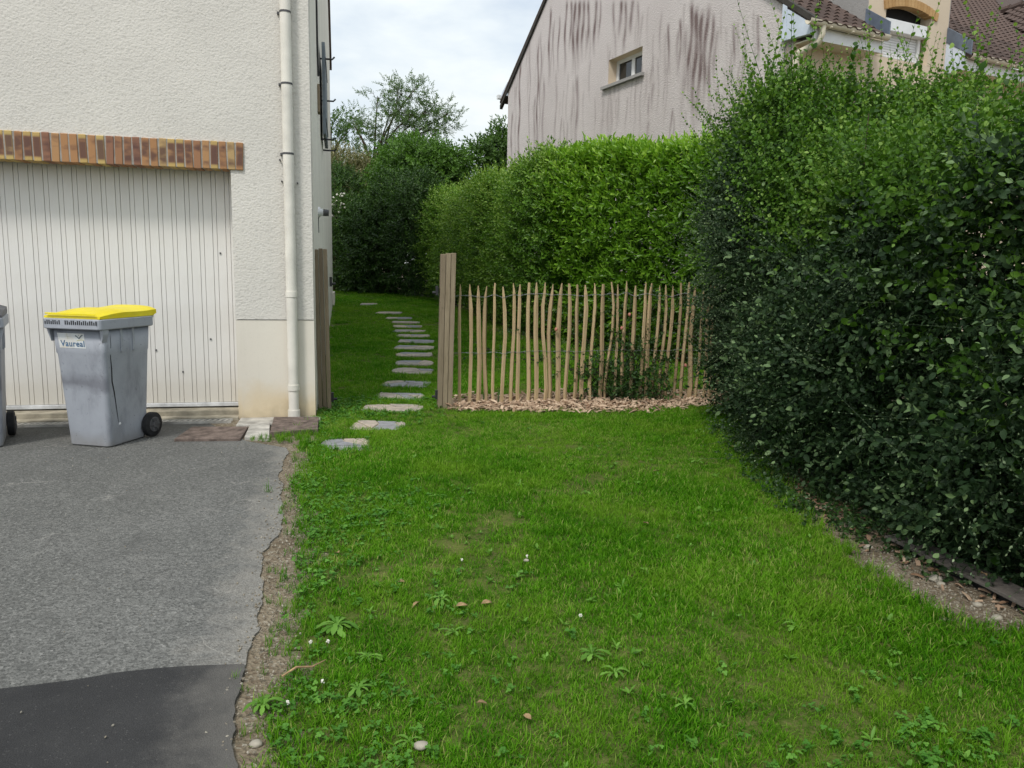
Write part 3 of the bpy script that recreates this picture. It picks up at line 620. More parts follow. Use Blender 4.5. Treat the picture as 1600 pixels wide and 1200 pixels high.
# verge strip on the left slope and gutter ends
def verge(mb, y0, y1, dz):
    mb.loft([[(-0.11, y, roof_z(y)-0.11+dz), (0.03, y, roof_z(y)-0.11+dz), (0.03, y, roof_z(y)+0.03+dz), (-0.11, y, roof_z(y)+0.03+dz)] for y in (y0, y1)])
vg = MB(); zz_ = lambda y: RIDZ-(y-RIDY)*(RIDZ-ZBL)/(YB-RIDY)
vg.loft([[(-0.05, y, zz_(y)-0.05), (0.03, y, zz_(y)-0.05), (0.03, y, zz_(y)+0.05), (-0.05, y, zz_(y)+0.05)] for y in np.linspace(RIDY, YB+0.42, 6)]); vg.loft([[(-0.07, y, ZE+PIT*y-0.06), (0.03, y, ZE+PIT*y-0.06), (0.03, y, ZE+PIT*y+0.03), (-0.07, y, ZE+PIT*y+0.03)] for y in (-0.45, RIDY)])
vg.build('verge', M['verge'], H2)
# boxed eave at the near corner, gutter, fascia, soffit
bx = MB().loft([[(x, -0.36, 4.93), (x, 0.2, 4.96), (x, 0.2, 5.46), (x, -0.36, 5.08)] for x in (-0.06, 0.02)]); bx.build('eave_box', M['bluewhite'], H2)
MB().loft([[(x, 0.12, 4.95), (x, 0.21, 4.95), (x, 0.21, 5.5), (x, 0.12, 5.44)] for x in (-0.072, -0.061)]).build('box_edge', M['bluewhite'], H2)
for x0, x1 in ((0.021, 1.5), (3.47, 9)):
    MB().box(x0, x1, -0.36, -0.34, 4.86, 5.04).build('fascia', M['white_pvc'], H2)
    MB().box(x0, x1, -0.339, 0.0, 4.87, 4.89).build('soffit', M['pvc_sand'], H2)
    g = MB(); th = [math.pi*(1+k/10) for k in range(11)]
    g.loft([[(x, -0.43+0.065*math.cos(a_), 5.1+0.075*math.sin(a_)) for a_ in th] + [(x, -0.43+0.058*math.cos(a_), 5.1+0.068*math.sin(a_)) for a_ in th[::-1]] for x in (x0-0.2 if x0 < 1 else x0+0.02, x1)])
    G = g.build('gutter', M['pvc_sand'], H2, True)
    for k in range(int((x1-x0)/0.45)): MB().box(x0+0.2+k*0.45, x0+0.22+k*0.45, -0.502, -0.36, 5.022, 5.04).build('bracket', M['pvc_sand'], G)
MB().tube([(0.12, -0.43, 5.05), (0.12, -0.43, 4.93), (0.11, -0.38, 4.83), (0.02, -0.1, 4.74), (0.0, -0.07, 4.68), (0.0, -0.07, 0)], 0.045, 12).build('downpipe', M['pvc_sand'], H2, True)
# wall dormer with brick arch and roller shutter
dm = MB(); x0, x1 = 1.52, 3.46; ox0, ox1 = 1.93, 3.02
dm.box(x0, ox0, -0.004, 0.2, 4.95, 7.2); dm.box(ox1, x1, -0.004, 0.2, 4.95, 7.2)
az = lambda x: 5.67+0.115*(1-((x-2.5)/0.62)**2)
xs_ = np.linspace(ox0, ox1, 13)
dm.loft([[(x, -0.004, az(x)+0.04), (x, 0.2, az(x)+0.04), (x, 0.2, 7.2), (x, -0.004, 7.2)] for x in xs_]); dm.box(ox0, ox1, -0.004, 0.2, 3, 4.5)
dm.build('dormer_wall', M['cream'], H2)
MB().box(1.5, 1.519, -0.004, 2.6, 5.0, 7.2).build('dormer_cheek', M['grey_render'], H2); MB().box(3.461, 3.475, -0.004, 2.6, 5.0, 7.2).build('dormer_cheek', M['grey_render'], H2)
MB().box(1.3, 3.7, -0.3, 2.6, 7.2, 7.35).build('dormer_roof', M['tile'], H2)
AR = bpy.data.objects.new('brick_arch', None); COL.objects.link(AR); AR.parent = H2
ab = MB().box(-0.036, 0.036, -0.03, 0.12, -0.065, 0.065); abm = pymesh('brick', ab.v, ab.f, M['arch'])
for i in range(17):
    x = 1.9+i*1.22/16; o = link('brick', abm, AR); o.location = (x, 0, az(x)+0.065); o.rotation_euler = (0, 0.36*(x-2.5), 0)
MB().loft([[(x, 0.02, 5.38), (x, 0.22, 5.38), (x, 0.22, 5.57), (x, 0.02, 5.57)] for x in (1.97, 2.98)]).build('shutter_box', M['white_pvc'], H2, bevel=0.01)
MB().box(ox0, ox1, 0.201, 0.22, 4.2, 6.0).build('recess_back', M['dark'], H2)
SHB = MB().box(2.03, 2.93, 0.17, 0.185, 4.4, 5.38).build('roller_shutter', M['white_pvc'], H2); slm = MB().loft([[(2.04, 0.155, z0_), (2.9, 0.155, z0_), (2.9, 0.169, z0_), (2.04, 0.169, z0_)] for z0_ in (-0.017, 0.017)]); sm_ = pymesh('slat', slm.v, slm.f, M['white_pvc'])
for k in range(24): o = link('slat', sm_, SHB); o.location = (0, 0, 5.355-k*0.04)
for xx in (1.975, 2.905): MB().box(xx, xx+0.06, 0.12, 0.169, 4.4, 5.379).build('shutter_rail', M['white_pvc'], H2)
for xx in (1.47, 3.445):
    MB().loft([[(xx, -0.47, 5.08), (xx, 0.0, 5.38), (xx, 0.0, 5.62), (xx, -0.47, 5.30)], [(xx+0.028, -0.47, 5.08), (xx+0.028, 0.0, 5.38), (xx+0.028, 0.0, 5.62), (xx+0.028, -0.47, 5.30)]]).build('zinc_flashing', M['zinc'], H2)
MB().loft([[(x, -0.36, 4.86), (x, -0.005, 4.86), (x, -0.005, 5.37), (x, -0.36, 5.14)] for x in (3.455, 3.469)]).build('eave_box', M['bluewhite'], H2)
MB().loft([[(x, YB+0.002, 6.0), (x, YB+0.36, 6.03), (x, YB+0.36, 6.12), (x, YB+0.002, 6.34)] for x in (-0.03, 0.05)]).build('eave_box', M['bluewhite'], H2)
MB().box(-0.12, 10, YB+0.36, YB+0.48, 5.98, 6.08).build('gutter', M['white_pvc'], H2)
# gable window: reveal, frame, panes, sill
Wd = bpy.data.objects.new('window', None); COL.objects.link(Wd); Wd.parent = H2
rv = MB(); rv.box(0.002, 0.28, wy0-0.1, wy0, wz0-0.1, wz1+0.1); rv.box(0.002, 0.28, wy1, wy1+0.1, wz0-0.1, wz1+0.1); rv.box(0.002, 0.28, wy0, wy1, wz1, wz1+0.1); rv.box(0.002, 0.28, wy0, wy1, wz0-0.1, wz0); rv.build('reveal', M['cream'], Wd)
fr = MB(); F0, F1 = 0.2, 0.25
fr.box(F0, F1, wy0, wy1, wz0+0.02, wz0+0.09); fr.box(F0, F1, wy0, wy1, wz1-0.07, wz1); fr.box(F0, F1, wy1-0.09, wy1, wz0+0.09, wz1-0.07); fr.box(F0, F1, wy0, wy0+0.07, wz0+0.09, wz1-0.07); fr.box(F0, F1, 4.52, 4.63, wz0+0.09, wz1-0.07); fr.build('frame', M['white_pvc'], Wd)
for y0_, y1_ in ((wy0+0.06, 4.53), (4.62, wy1-0.08)): MB().box(0.222, 0.23, y0_, y1_, wz0+0.08, wz1-0.06).build('pane', M['glass'], Wd)
sl_ = MB(); sl_.loft([[(-0.075, y, 5.225), (0.2, y, 5.225), (0.2, y, 5.32), (-0.075, y, 5.285)] for y in (3.88, 5.37)]); sl_.build('sill', M['grey_render'], Wd)

# ------------------------------------------------------------------ scattering of leaves: instances on points that carry turn, size, kind and tint
def source_col(name, meshes):
    c = bpy.data.collections.new(name)
    for i, me in enumerate(meshes):
        c.objects.link(bpy.data.objects.new('%s_%02d' % (name, i), me))
    g = bpy.data.node_groups.new(name, 'GeometryNodeTree'); g.interface.new_socket('Geometry', in_out='INPUT', socket_type='NodeSocketGeometry'); g.interface.new_socket('Geometry', in_out='OUTPUT', socket_type='NodeSocketGeometry')
    nd = g.nodes.new; lk = g.links.new; gi = nd('NodeGroupInput'); go = nd('NodeGroupOutput'); ip = nd('GeometryNodeInstanceOnPoints'); ci = nd('GeometryNodeCollectionInfo')
    ci.inputs[0].default_value = c; ci.inputs['Separate Children'].default_value = True; ci.inputs['Reset Children'].default_value = True
    lk(gi.outputs[0], ip.inputs['Points']); lk(ci.outputs[0], ip.inputs['Instance']); ip.inputs['Pick Instance'].default_value = True
    def na(nm, ty):
        a = nd('GeometryNodeInputNamedAttribute'); a.data_type = ty; a.inputs[0].default_value = nm; return a.outputs[0]
    lk(na('idx', 'INT'), ip.inputs['Instance Index']); lk(na('scl', 'FLOAT'), ip.inputs['Scale'])
    e2 = nd('FunctionNodeEulerToRotation'); lk(na('rot', 'FLOAT_VECTOR'), e2.inputs[0]); lk(e2.outputs[0], ip.inputs['Rotation']); lk(ip.outputs[0], go.inputs[0])
    return {'group': g, 'n': len(meshes), 'meshes': meshes}
def scatter(name, src, P, E, S, T, parent=None, I=None):
    n = len(P); me = bpy.data.meshes.new(name); me.vertices.add(n); me.vertices.foreach_set('co', np.asarray(P, np.float32).ravel())
    a = me.attributes.new('rot', 'FLOAT_VECTOR', 'POINT'); a.data.foreach_set('vector', np.asarray(E, np.float32).ravel())
    a = me.attributes.new('scl', 'FLOAT', 'POINT'); a.data.foreach_set('value', np.asarray(S, np.float32))
    a = me.attributes.new('tint', 'FLOAT', 'POINT'); a.data.foreach_set('value', np.asarray(T, np.float32))
    if I is None: I = rng.integers(0, src['n'], n)
    a = me.attributes.new('idx', 'INT', 'POINT'); a.data.foreach_set('value', np.asarray(I, np.int32))
    o = link(name, me, parent); md = o.modifiers.new('scatter', 'NODES'); md.node_group = src['group']; o['kind'] = 'stuff'; return o
def dirs_to_mats(Dv, roll):
    Dv = Dv/np.linalg.norm(Dv, axis=1, keepdims=True); up = np.where(np.abs(Dv[:, 2:3]) < 0.95, np.array([[0, 0, 1.]]), np.array([[1., 0, 0]]))
    t_ = np.cross(up, Dv); t_ /= np.linalg.norm(t_, axis=1, keepdims=True); b_ = np.cross(Dv, t_)
    x = t_*np.cos(roll)[:, None]+b_*np.sin(roll)[:, None]; y = np.cross(Dv, x); return np.stack([x, y, Dv], 2)
def mats_to_euler(A): return np.stack([np.arctan2(A[:, 2, 1], A[:, 2, 2]), np.arcsin(np.clip(-A[:, 2, 0], -1, 1)), np.arctan2(A[:, 1, 0], A[:, 0, 0])], 1)
def d2e(Dv, roll=None):
    if roll is None: roll = rng.uniform(0, 6.283, len(Dv))
    return mats_to_euler(dirs_to_mats(Dv, roll))

# a leaf lies along +Y, folded along its midrib and curling at the tip
def leaf_geo(Ln, W, fold=0.25, curl=0.15, simple_=False):
    if simple_: return [(0, 0, 0), (W/2, Ln*.5, fold*W*.5), (0, Ln, -curl*Ln), (-W/2, Ln*.5, fold*W*.5)], [(0, 1, 2), (0, 2, 3)]
    v_ = [(0, 0, 0), (0, Ln*.38, -.02*Ln), (0, Ln*.72, -.3*curl*Ln), (0, Ln, -curl*Ln)]
    for s_ in (1, -1): v_ += [(s_*W*.42, Ln*.25, fold*W*.45), (s_*W*.5, Ln*.52, fold*W*.45-.1*curl*Ln), (s_*W*.3, Ln*.82, fold*W*.25-.5*curl*Ln)]
    f_ = [(0, 4, 1), (1, 4, 5, 2), (2, 5, 6, 3), (0, 1, 7), (1, 2, 8, 7), (2, 3, 9, 8)]
    return v_, f_
def lv_attr(me, vals): a = me.attributes.new('lv', 'FLOAT', 'POINT'); a.data.foreach_set('value', np.asarray(vals, np.float32))
def sprig(name, q, m, length, nleaf, Ln, W, bend=0.3, spread=55, stem_r=0.0015, fold=0.25, curl=0.15, taper=0.7, start=0.1, lv=(0.2, 0.8), simple_=False, tipglow=0.0, whorl=False):
    """leaves set along a bent stem that grows along +Z; returns the mesh and each leaf's own matrix"""
    mb = MB(); vals = []; mats = []
    ba = q.uniform(0, 6.28); bd = Vector((math.cos(ba), math.sin(ba), 0))
    pos = lambda t_: Vector((0, 0, 1))*length*t_ + bd*bend*length*t_*t_
    if stem_r:
        mb.tube([pos(k/4) for k in range(5)], [stem_r*(1-.6*k/4) for k in range(5)], 3, False); vals += [q.uniform(-.1, .35)]*len(mb.v)
    for i in range(nleaf):
        t_ = start+(1-start)*i/max(1, nleaf-1); p = pos(t_); ax_ = (pos(min(1, t_+.05))-pos(t_-.05)).normalized()
        az_ = (i*137.5 if whorl else i*180+q.uniform(-35, 35))+q.uniform(-20, 20); sp_ = R(spread*(1-.45*t_)+q.uniform(-14, 14)) if i < nleaf-1 else R(q.uniform(0, 25))
        side = ax_.orthogonal().normalized(); side = Matrix.Rotation(R(az_), 3, ax_) @ side
        y = (ax_*math.cos(sp_)+side*math.sin(sp_)).normalized(); z = (ax_*math.sin(sp_)-side*math.cos(sp_)).normalized(); x = y.cross(z)
        k = (1-(1-taper)*t_)*q.uniform(.75, 1.15); A = Matrix(((x.x*k, y.x*k, z.x*k, p.x), (x.y*k, y.y*k, z.y*k, p.y), (x.z*k, y.z*k, z.z*k, p.z), (0, 0, 0, 1))) @ Matrix.Rotation(q.uniform(-.4, .4), 4, 'Y')
        v_, f_ = leaf_geo(Ln, W, fold, curl, simple_); mb.add(v_, f_, A); lv_ = q.uniform(*lv)+tipglow*t_**2; vals += [lv_]*len(v_); mats.append(A)
    me = pymesh(name, mb.v, mb.f, m, True); lv_attr(me, vals); return me, mats

# ------------------------------------------------------------------ hedge shells: points on a wavy face and top, with their outward directions
class Shell:
    def __init__(s, poly, hfun, width, zfun=None, seed=0, bulge=lambda t: 0.0, amp=0.12, freq=2.2):
        s.p = np.array(poly, float); d = np.linalg.norm(np.diff(s.p, axis=0), axis=1); s.cum = np.concatenate([[0], np.cumsum(d)]); s.L = s.cum[-1]
        s.h = hfun; s.w = width; s.seed = seed; s.bulge = bulge; s.amp = amp; s.freq = freq
    def base(s, u):
        x = np.interp(u, s.cum, s.p[:, 0]); y = np.interp(u, s.cum, s.p[:, 1]); e = 0.15
        dx = np.interp(np.minimum(u+e, s.L), s.cum, s.p[:, 0])-np.interp(np.maximum(u-e, 0), s.cum, s.p[:, 0]); dy = np.interp(np.minimum(u+e, s.L), s.cum, s.p[:, 1])-np.interp(np.maximum(u-e, 0), s.cum, s.p[:, 1])
        l_ = np.hypot(dx, dy)+1e-9; return np.stack([x, y], 1), np.stack([-dy/l_, dx/l_], 1)     # outward = left of the direction of travel
    def face(s, n, depth=0.25, u0=0, u1=None, zlo=0.0, zhi=1.0, pw=1.0):
        u = rng.uniform(u0, u1 if u1 is not None else s.L, n); t_ = zlo+(zhi-zlo)*rng.uniform(0, 1, n)**pw; B, nn = s.base(u); g_ = gz(B[:, 0], B[:, 1]); hh = s.h(u)
        z = g_+t_*hh; Q = np.stack([B[:, 0], B[:, 1], z], 1); off = np.array([s.bulge(k) for k in t_]) if n < 60000 else 0
        off = off + s.amp*(vnoise(Q, s.freq, s.seed)+0.6*vnoise(Q, s.freq*2.7, s.seed+1)) - np.clip((t_-0.86)/0.14, 0, 1)**2*0.28 - np.abs(rng.normal(0, depth, n))
        X = B+nn*off[:, None]; Nn = np.concatenate([nn, (0.15+0.9*np.clip((t_-0.7)/0.3, 0, 1)**2)[:, None]], 1); return np.concatenate([X, z[:, None]], 1), Nn, u, t_
    def top(s, n, depth=0.15, u0=0, u1=None):
        u = rng.uniform(u0, u1 if u1 is not None else s.L, n); B, nn = s.base(u); r_ = rng.uniform(0.0, 1, n)*s.w; X = B-nn*(r_-s.bulge(1.0))[:, None]
        z = gz(B[:, 0], B[:, 1])+s.h(u)-0.18*np.exp(-r_/0.15)+s.amp*0.8*vnoise(X*1.0, s.freq, s.seed+7)-np.abs(rng.normal(0, depth, n)); return np.concatenate([X, z[:, None]], 1), np.concatenate([nn*0.25, np.ones((n, 1))], 1), u, r_
def jitdir(Nn, up, k): 
    D_ = Nn/np.linalg.norm(Nn, axis=1, keepdims=True)+np.array([0, 0, up])+rng.normal(0, k, Nn.shape); return D_
def leaf_parts(root, Pm, Em, Sm, Im, mats_by_var, leafmesh, limit=300):
    """the leaves that show largest become objects of their own"""
    c = 0
    for p, e, s_, i in zip(Pm, Em, Sm, Im):
        A = Matrix.Translation(Vector(p)) @ Euler(tuple(e), 'XYZ').to_matrix().to_4x4() @ Matrix.Scale(float(s_), 4)
        for B in mats_by_var[i]:
            if c >= limit: return c
            o = link('leaf', leafmesh[c % len(leafmesh)], root); o.matrix_local = A @ B; c += 1
    return c

q = random.Random(4)
# near right-hand shrub hedge -------------------------------------------------
cot = [sprig('coton', q, M['coton'], q.uniform(.2, .32), 12, .049, .029, q.uniform(.2, .8), 60, .0016, lv=(-.3, .7), tipglow=.55, taper=.6) for k in range(8)]
cotb = [sprig('cotonb', q, M['coton_top'], q.uniform(.2, .3), 13, .039, .027, q.uniform(.1, .5), 60, .0015, lv=(.1, .8), tipglow=.35, taper=.65) for k in range(6)]
big = [sprig('bigleaf', q, M['coton_top'], q.uniform(.22, .34), 10, .052, .036, q.uniform(.2, .7), 65, .0016, lv=(-.1, .7), taper=.75) for k in range(5)]
spr = [sprig('spray', q, M['spray'], q.uniform(.35, .6), 22, .027, .014, q.uniform(.4, 1.0), 50, .0016, lv=(.1, .7), tipglow=.8, taper=.55) for k in range(6)]
sho = [sprig('shoot', q, M['coton_top'], q.uniform(.5, .95), 17, .055, .043, q.uniform(.02, .2), 60, .0028, lv=(.15, .9), tipglow=.3, taper=.6, start=.05) for k in range(8)]
S_cot, S_cotb, S_big, S_spr, S_sho = [source_col(nm, [a for a, b in l_]) for nm, l_ in (('coton', cot), ('cotonb', cotb), ('bigleaf', big), ('spray', spr), ('shoot', sho))]
NH = thing('shrub_hedge', 'big dark small leaved hedge with wild upright shoots, right of the lawn', 'hedge', (0, 0, 0))
sh = Shell([(3.3, 8.05), (2.65, 7.95), (2.25, 7.65), (2.05, 7.15), (2.0, 6.5), (2.0, 5.4), (2.08, 4.3), (2.25, 3.3), (2.55, 2.3), (2.9, 1.2)], lambda u: 2.62-0.045*np.clip(u-2, 0, 9)+0.06*np.sin(u*2.1), 1.9, seed=21,
           bulge=lambda t: 0.13*math.sin(min(1, max(0, t))*math.pi*0.9)-0.16*max(0, 0.22-t)/0.22, amp=0.17, freq=3.9)
sh.p = sh.p[::-1].copy(); d_ = np.linalg.norm(np.diff(sh.p, axis=0), axis=1); sh.cum = np.concatenate([[0], np.cumsum(d_)])
# travel from the near end to the far end keeps "left" facing the lawn
sh.h = lambda u: 1.96+0.12*np.clip(u-2.1, 0, 4)+0.45*np.clip((u-4.3)/1.0, 0, 1)**1.5-0.25*np.clip((u-6.3)/.8, 0, 1)+0.06*np.sin(u*2.6)
P1_, N1, u1, t1 = sh.face(10500, 0.17, 0.3)
D1 = jitdir(N1, -0.12, 0.55); E1 = d2e(D1); S1 = rng.uniform(.55, 1.4, len(P1_)); I1 = rng.integers(0, 8, len(P1_)); T1 = rng.normal(0, .16, len(P1_))+0.25*vnoise(P1_, 2.0, 5)
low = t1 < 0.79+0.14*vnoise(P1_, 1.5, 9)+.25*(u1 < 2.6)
vis = (P1_[:, 1] > 2.35) & (P1_[:, 1] < 4.6) & (t1 > .1) & (t1 < .62)
dist = np.linalg.norm(P1_-np.array([0, 0, 1.4]), axis=1)+np.where(vis, 0, 99)
off = (P1_*0)[:, 0]
gap = vnoise(P1_, 5.5, 61)+.5*vnoise(P1_, 11, 62)
near = np.argsort(dist - 0.0)[:1200]; near = near[np.argsort(P1_[near, 0]+0.33*(P1_[near, 1]-3.0))][:24]
keep = gap > -.42-.5*(t1 > .8); keep[near] = False
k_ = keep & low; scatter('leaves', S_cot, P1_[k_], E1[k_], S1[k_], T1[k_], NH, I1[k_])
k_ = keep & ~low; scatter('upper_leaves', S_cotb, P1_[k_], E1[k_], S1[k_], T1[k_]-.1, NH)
lm = []
for k in range(4):
    v_, f_ = leaf_geo(.049*(0.95+.05*k), .029); me = pymesh('leaf', v_, f_, M['coton'], True); lv_attr(me, [.15+.2*k]*len(v_)); lm.append(me)
nl = leaf_parts(NH, P1_[near], E1[near], S1[near], I1[near], [b for a, b in cot], lm)
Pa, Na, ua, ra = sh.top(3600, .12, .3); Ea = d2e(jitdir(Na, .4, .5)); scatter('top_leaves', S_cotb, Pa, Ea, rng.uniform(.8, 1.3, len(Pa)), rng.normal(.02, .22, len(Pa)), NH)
# bigger leaves mixed in at the right, long pale sprays bowing out of the face
Pb, Nb, ub, tb = sh.face(260, .06, .6, 3.0, .4, .9); scatter('big_leaves', S_big, Pb, d2e(jitdir(Nb, -.1, .5)), rng.uniform(.8, 1.2, len(Pb)), rng.normal(-.05, .2, len(Pb)), NH)
Pc, Nc, uc, tc_ = sh.face(620, .05, .5, None, .06, .78); Dc = jitdir(Nc, -.05, .4)+np.array([-.15, -.3, -.05]); scatter('sprays', S_spr, Pc, d2e(Dc), rng.uniform(.6, 1.05, len(Pc)), rng.normal(-.1, .18, len(Pc)), NH)
Pc, Nc, uc, tc_ = sh.face(420, .06, 4.6, 6.6, .04, .72); Dc = jitdir(Nc, -.15, .3)+np.array([-.5, -.25, 0]); scatter('feathery_sprays', S_spr, Pc, d2e(Dc), rng.uniform(.6, 1.0, len(Pc)), rng.normal(0, .18, len(Pc)), NH)
Pd, Nd, ud, rd = sh.top(210, .05, .6, 7.6); Dd = np.array([[0, 0, 1.]])+rng.normal(0, .17, Pd.shape)+np.array([-.05, 0, 0]); scatter('shoots', S_sho, Pd, d2e(Dd), rng.uniform(.35, .8, len(Pd))*(1+.45*np.clip((Pd[:, 1]-4.5)/2, 0, 1)), rng.normal(.05, .15, len(Pd)), NH)
Pe, Ne, ue, te = sh.face(110, .03, 4.4, 6.9, .72, .98); scatter('side_shoots', S_sho, Pe, d2e(jitdir(Ne, 1.0, .3)), rng.uniform(.5, .9, len(Pe)), rng.normal(.05, .15, len(Pe)), NH)
# inner leaves, shade of the hollows put into their darker tint; stems
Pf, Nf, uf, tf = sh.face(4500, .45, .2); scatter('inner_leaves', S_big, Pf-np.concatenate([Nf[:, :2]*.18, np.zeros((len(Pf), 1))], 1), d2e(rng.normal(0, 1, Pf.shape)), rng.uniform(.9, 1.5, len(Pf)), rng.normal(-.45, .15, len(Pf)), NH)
tw = MB()
for k in range(46):
    u_ = np.array([q.uniform(.4, sh.L-.4)]); B, nn = sh.base(u_); b0 = Vector((B[0, 0]-nn[0, 0]*q.uniform(.3, .9), B[0, 1]-nn[0, 1]*q.uniform(.3, .9), 0)); tp = Vector((B[0, 0]-nn[0, 0]*q.uniform(-.02, .8), B[0, 1]-nn[0, 1]*q.uniform(-.02, .8)+q.uniform(-.4, .4), q.uniform(1.2, 2.5)))
    md_ = (b0+tp)/2+Vector((q.uniform(-.15, .15), q.uniform(-.15, .15), 0)); tw.tube([b0, (b0+md_)/2, md_, (md_+tp)/2, tp], [.016, .013, .010, .007, .003], 5)
tw.build('stem', M['bark'], NH)

# clipped laurel hedge and the smaller leaved hedge that continues it -------------
lau = [sprig('laurel', q, M['laurel'], q.uniform(.18, .3), 9, .105, .036, q.uniform(.05, .35), 52, .003, fold=.3, curl=.12, lv=(.0, .75), tipglow=.3, taper=.85, whorl=True) for k in range(8)]
S_lau = source_col('laurel', [a for a, b in lau])
pri = [sprig('privet', q, M['privet'], q.uniform(.22, .34), 11, .075, .036, q.uniform(.1, .4), 55, .002, lv=(.0, .8), tipglow=.25, taper=.7, whorl=True, simple_=True) for k in range(6)]
S_pri = source_col('privet', [a for a, b in pri])
LH = thing('laurel_hedge', 'bright green clipped laurel hedge with long glossy leaves behind the picket fence', 'hedge')
hs = Shell([(4.6, 8.6), (3.3, 9.75), (1.95, 11.25), (1.1, 12.2), (0.45, 13.0)], lambda u: 2.93+0.0*u+0.05*np.sin(u*3), 1.7, seed=31, bulge=lambda t: 0.12*math.sin(t*3)-.1*max(0, .25-t)*4, amp=.10, freq=2.4)
hs.p = hs.p.copy()
def left_facing(s):     # outward must point to the camera side
    B, nn = s.base(np.array([s.L/2]));
    if np.dot(nn[0], -B[0]) < 0:
        s.p = s.p[::-1].copy(); d = np.linalg.norm(np.diff(s.p, axis=0), axis=1); s.cum = np.concatenate([[0], np.cumsum(d)]); s.flip = True
left_facing(hs)
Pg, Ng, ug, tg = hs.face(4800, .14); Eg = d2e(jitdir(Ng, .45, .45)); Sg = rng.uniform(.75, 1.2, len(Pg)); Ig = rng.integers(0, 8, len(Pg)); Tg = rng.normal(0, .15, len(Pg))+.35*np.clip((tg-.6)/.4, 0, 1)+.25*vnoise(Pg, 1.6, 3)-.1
sc_ = np.abs(Pg[:, 0]/Pg[:, 1]-.19)*3+np.abs(tg-.75)*2+rng.uniform(0, .35, len(Pg)); dep = np.argsort(sc_)[:34]; keep = np.ones(len(Pg), bool); keep[dep] = False
scatter('leaves', S_lau, Pg[keep], Eg[keep], Sg[keep], Tg[keep], LH, Ig[keep])
lm = []
for k in range(4):
    v_, f_ = leaf_geo(.105, .036, .3, .12); me = pymesh('leaf', v_, f_, M['laurel'], True); lv_attr(me, [.3+.22*k]*len(v_)); lm.append(me)
leaf_parts(LH, Pg[dep], Eg[dep], Sg[dep], Ig[dep], [b for a, b in lau], lm)
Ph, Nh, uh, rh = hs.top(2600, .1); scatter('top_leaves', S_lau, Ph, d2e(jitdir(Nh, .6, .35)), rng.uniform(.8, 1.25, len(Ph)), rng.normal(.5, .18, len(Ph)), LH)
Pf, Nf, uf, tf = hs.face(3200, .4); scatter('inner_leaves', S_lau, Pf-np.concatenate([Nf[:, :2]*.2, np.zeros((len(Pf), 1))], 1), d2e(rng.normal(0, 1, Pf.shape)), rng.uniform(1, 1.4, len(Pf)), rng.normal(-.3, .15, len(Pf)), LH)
PFLIP = False
PHd = thing('privet_hedge', 'mid green small leaved hedge running from the laurel back along the grass path', 'hedge')
ps = Shell([(0.75, 12.6), (0.3, 13.2), (-0.55, 15.9), (-1.2, 17.9), (-1.85, 19.9), (-2.3, 20.4)], lambda u: 2.5+.44*np.clip(u/8.5 if PFLIP else 1-u/8.5, 0, 1)+.12*np.sin(u*1.7), 1.6, seed=41, bulge=lambda t: .15*math.sin(t*3)-.12*max(0, .25-t)*4, amp=.16, freq=1.9); left_facing(ps)
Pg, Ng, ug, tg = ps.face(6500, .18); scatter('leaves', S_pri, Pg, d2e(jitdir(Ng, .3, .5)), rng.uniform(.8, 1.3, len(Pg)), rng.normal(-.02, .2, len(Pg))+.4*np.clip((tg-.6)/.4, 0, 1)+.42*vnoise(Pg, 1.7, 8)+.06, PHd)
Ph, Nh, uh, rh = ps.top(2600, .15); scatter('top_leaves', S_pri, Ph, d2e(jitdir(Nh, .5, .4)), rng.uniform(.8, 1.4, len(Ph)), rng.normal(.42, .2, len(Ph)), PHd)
Pf, Nf, uf, tf = ps.face(3600, .45); scatter('inner_leaves', S_pri, Pf-np.concatenate([Nf[:, :2]*.2, np.zeros((len(Pf), 1))], 1), d2e(rng.normal(0, 1, Pf.shape)), rng.uniform(1.2, 1.8, len(Pf)), rng.normal(-.3, .15, len(Pf)), PHd)

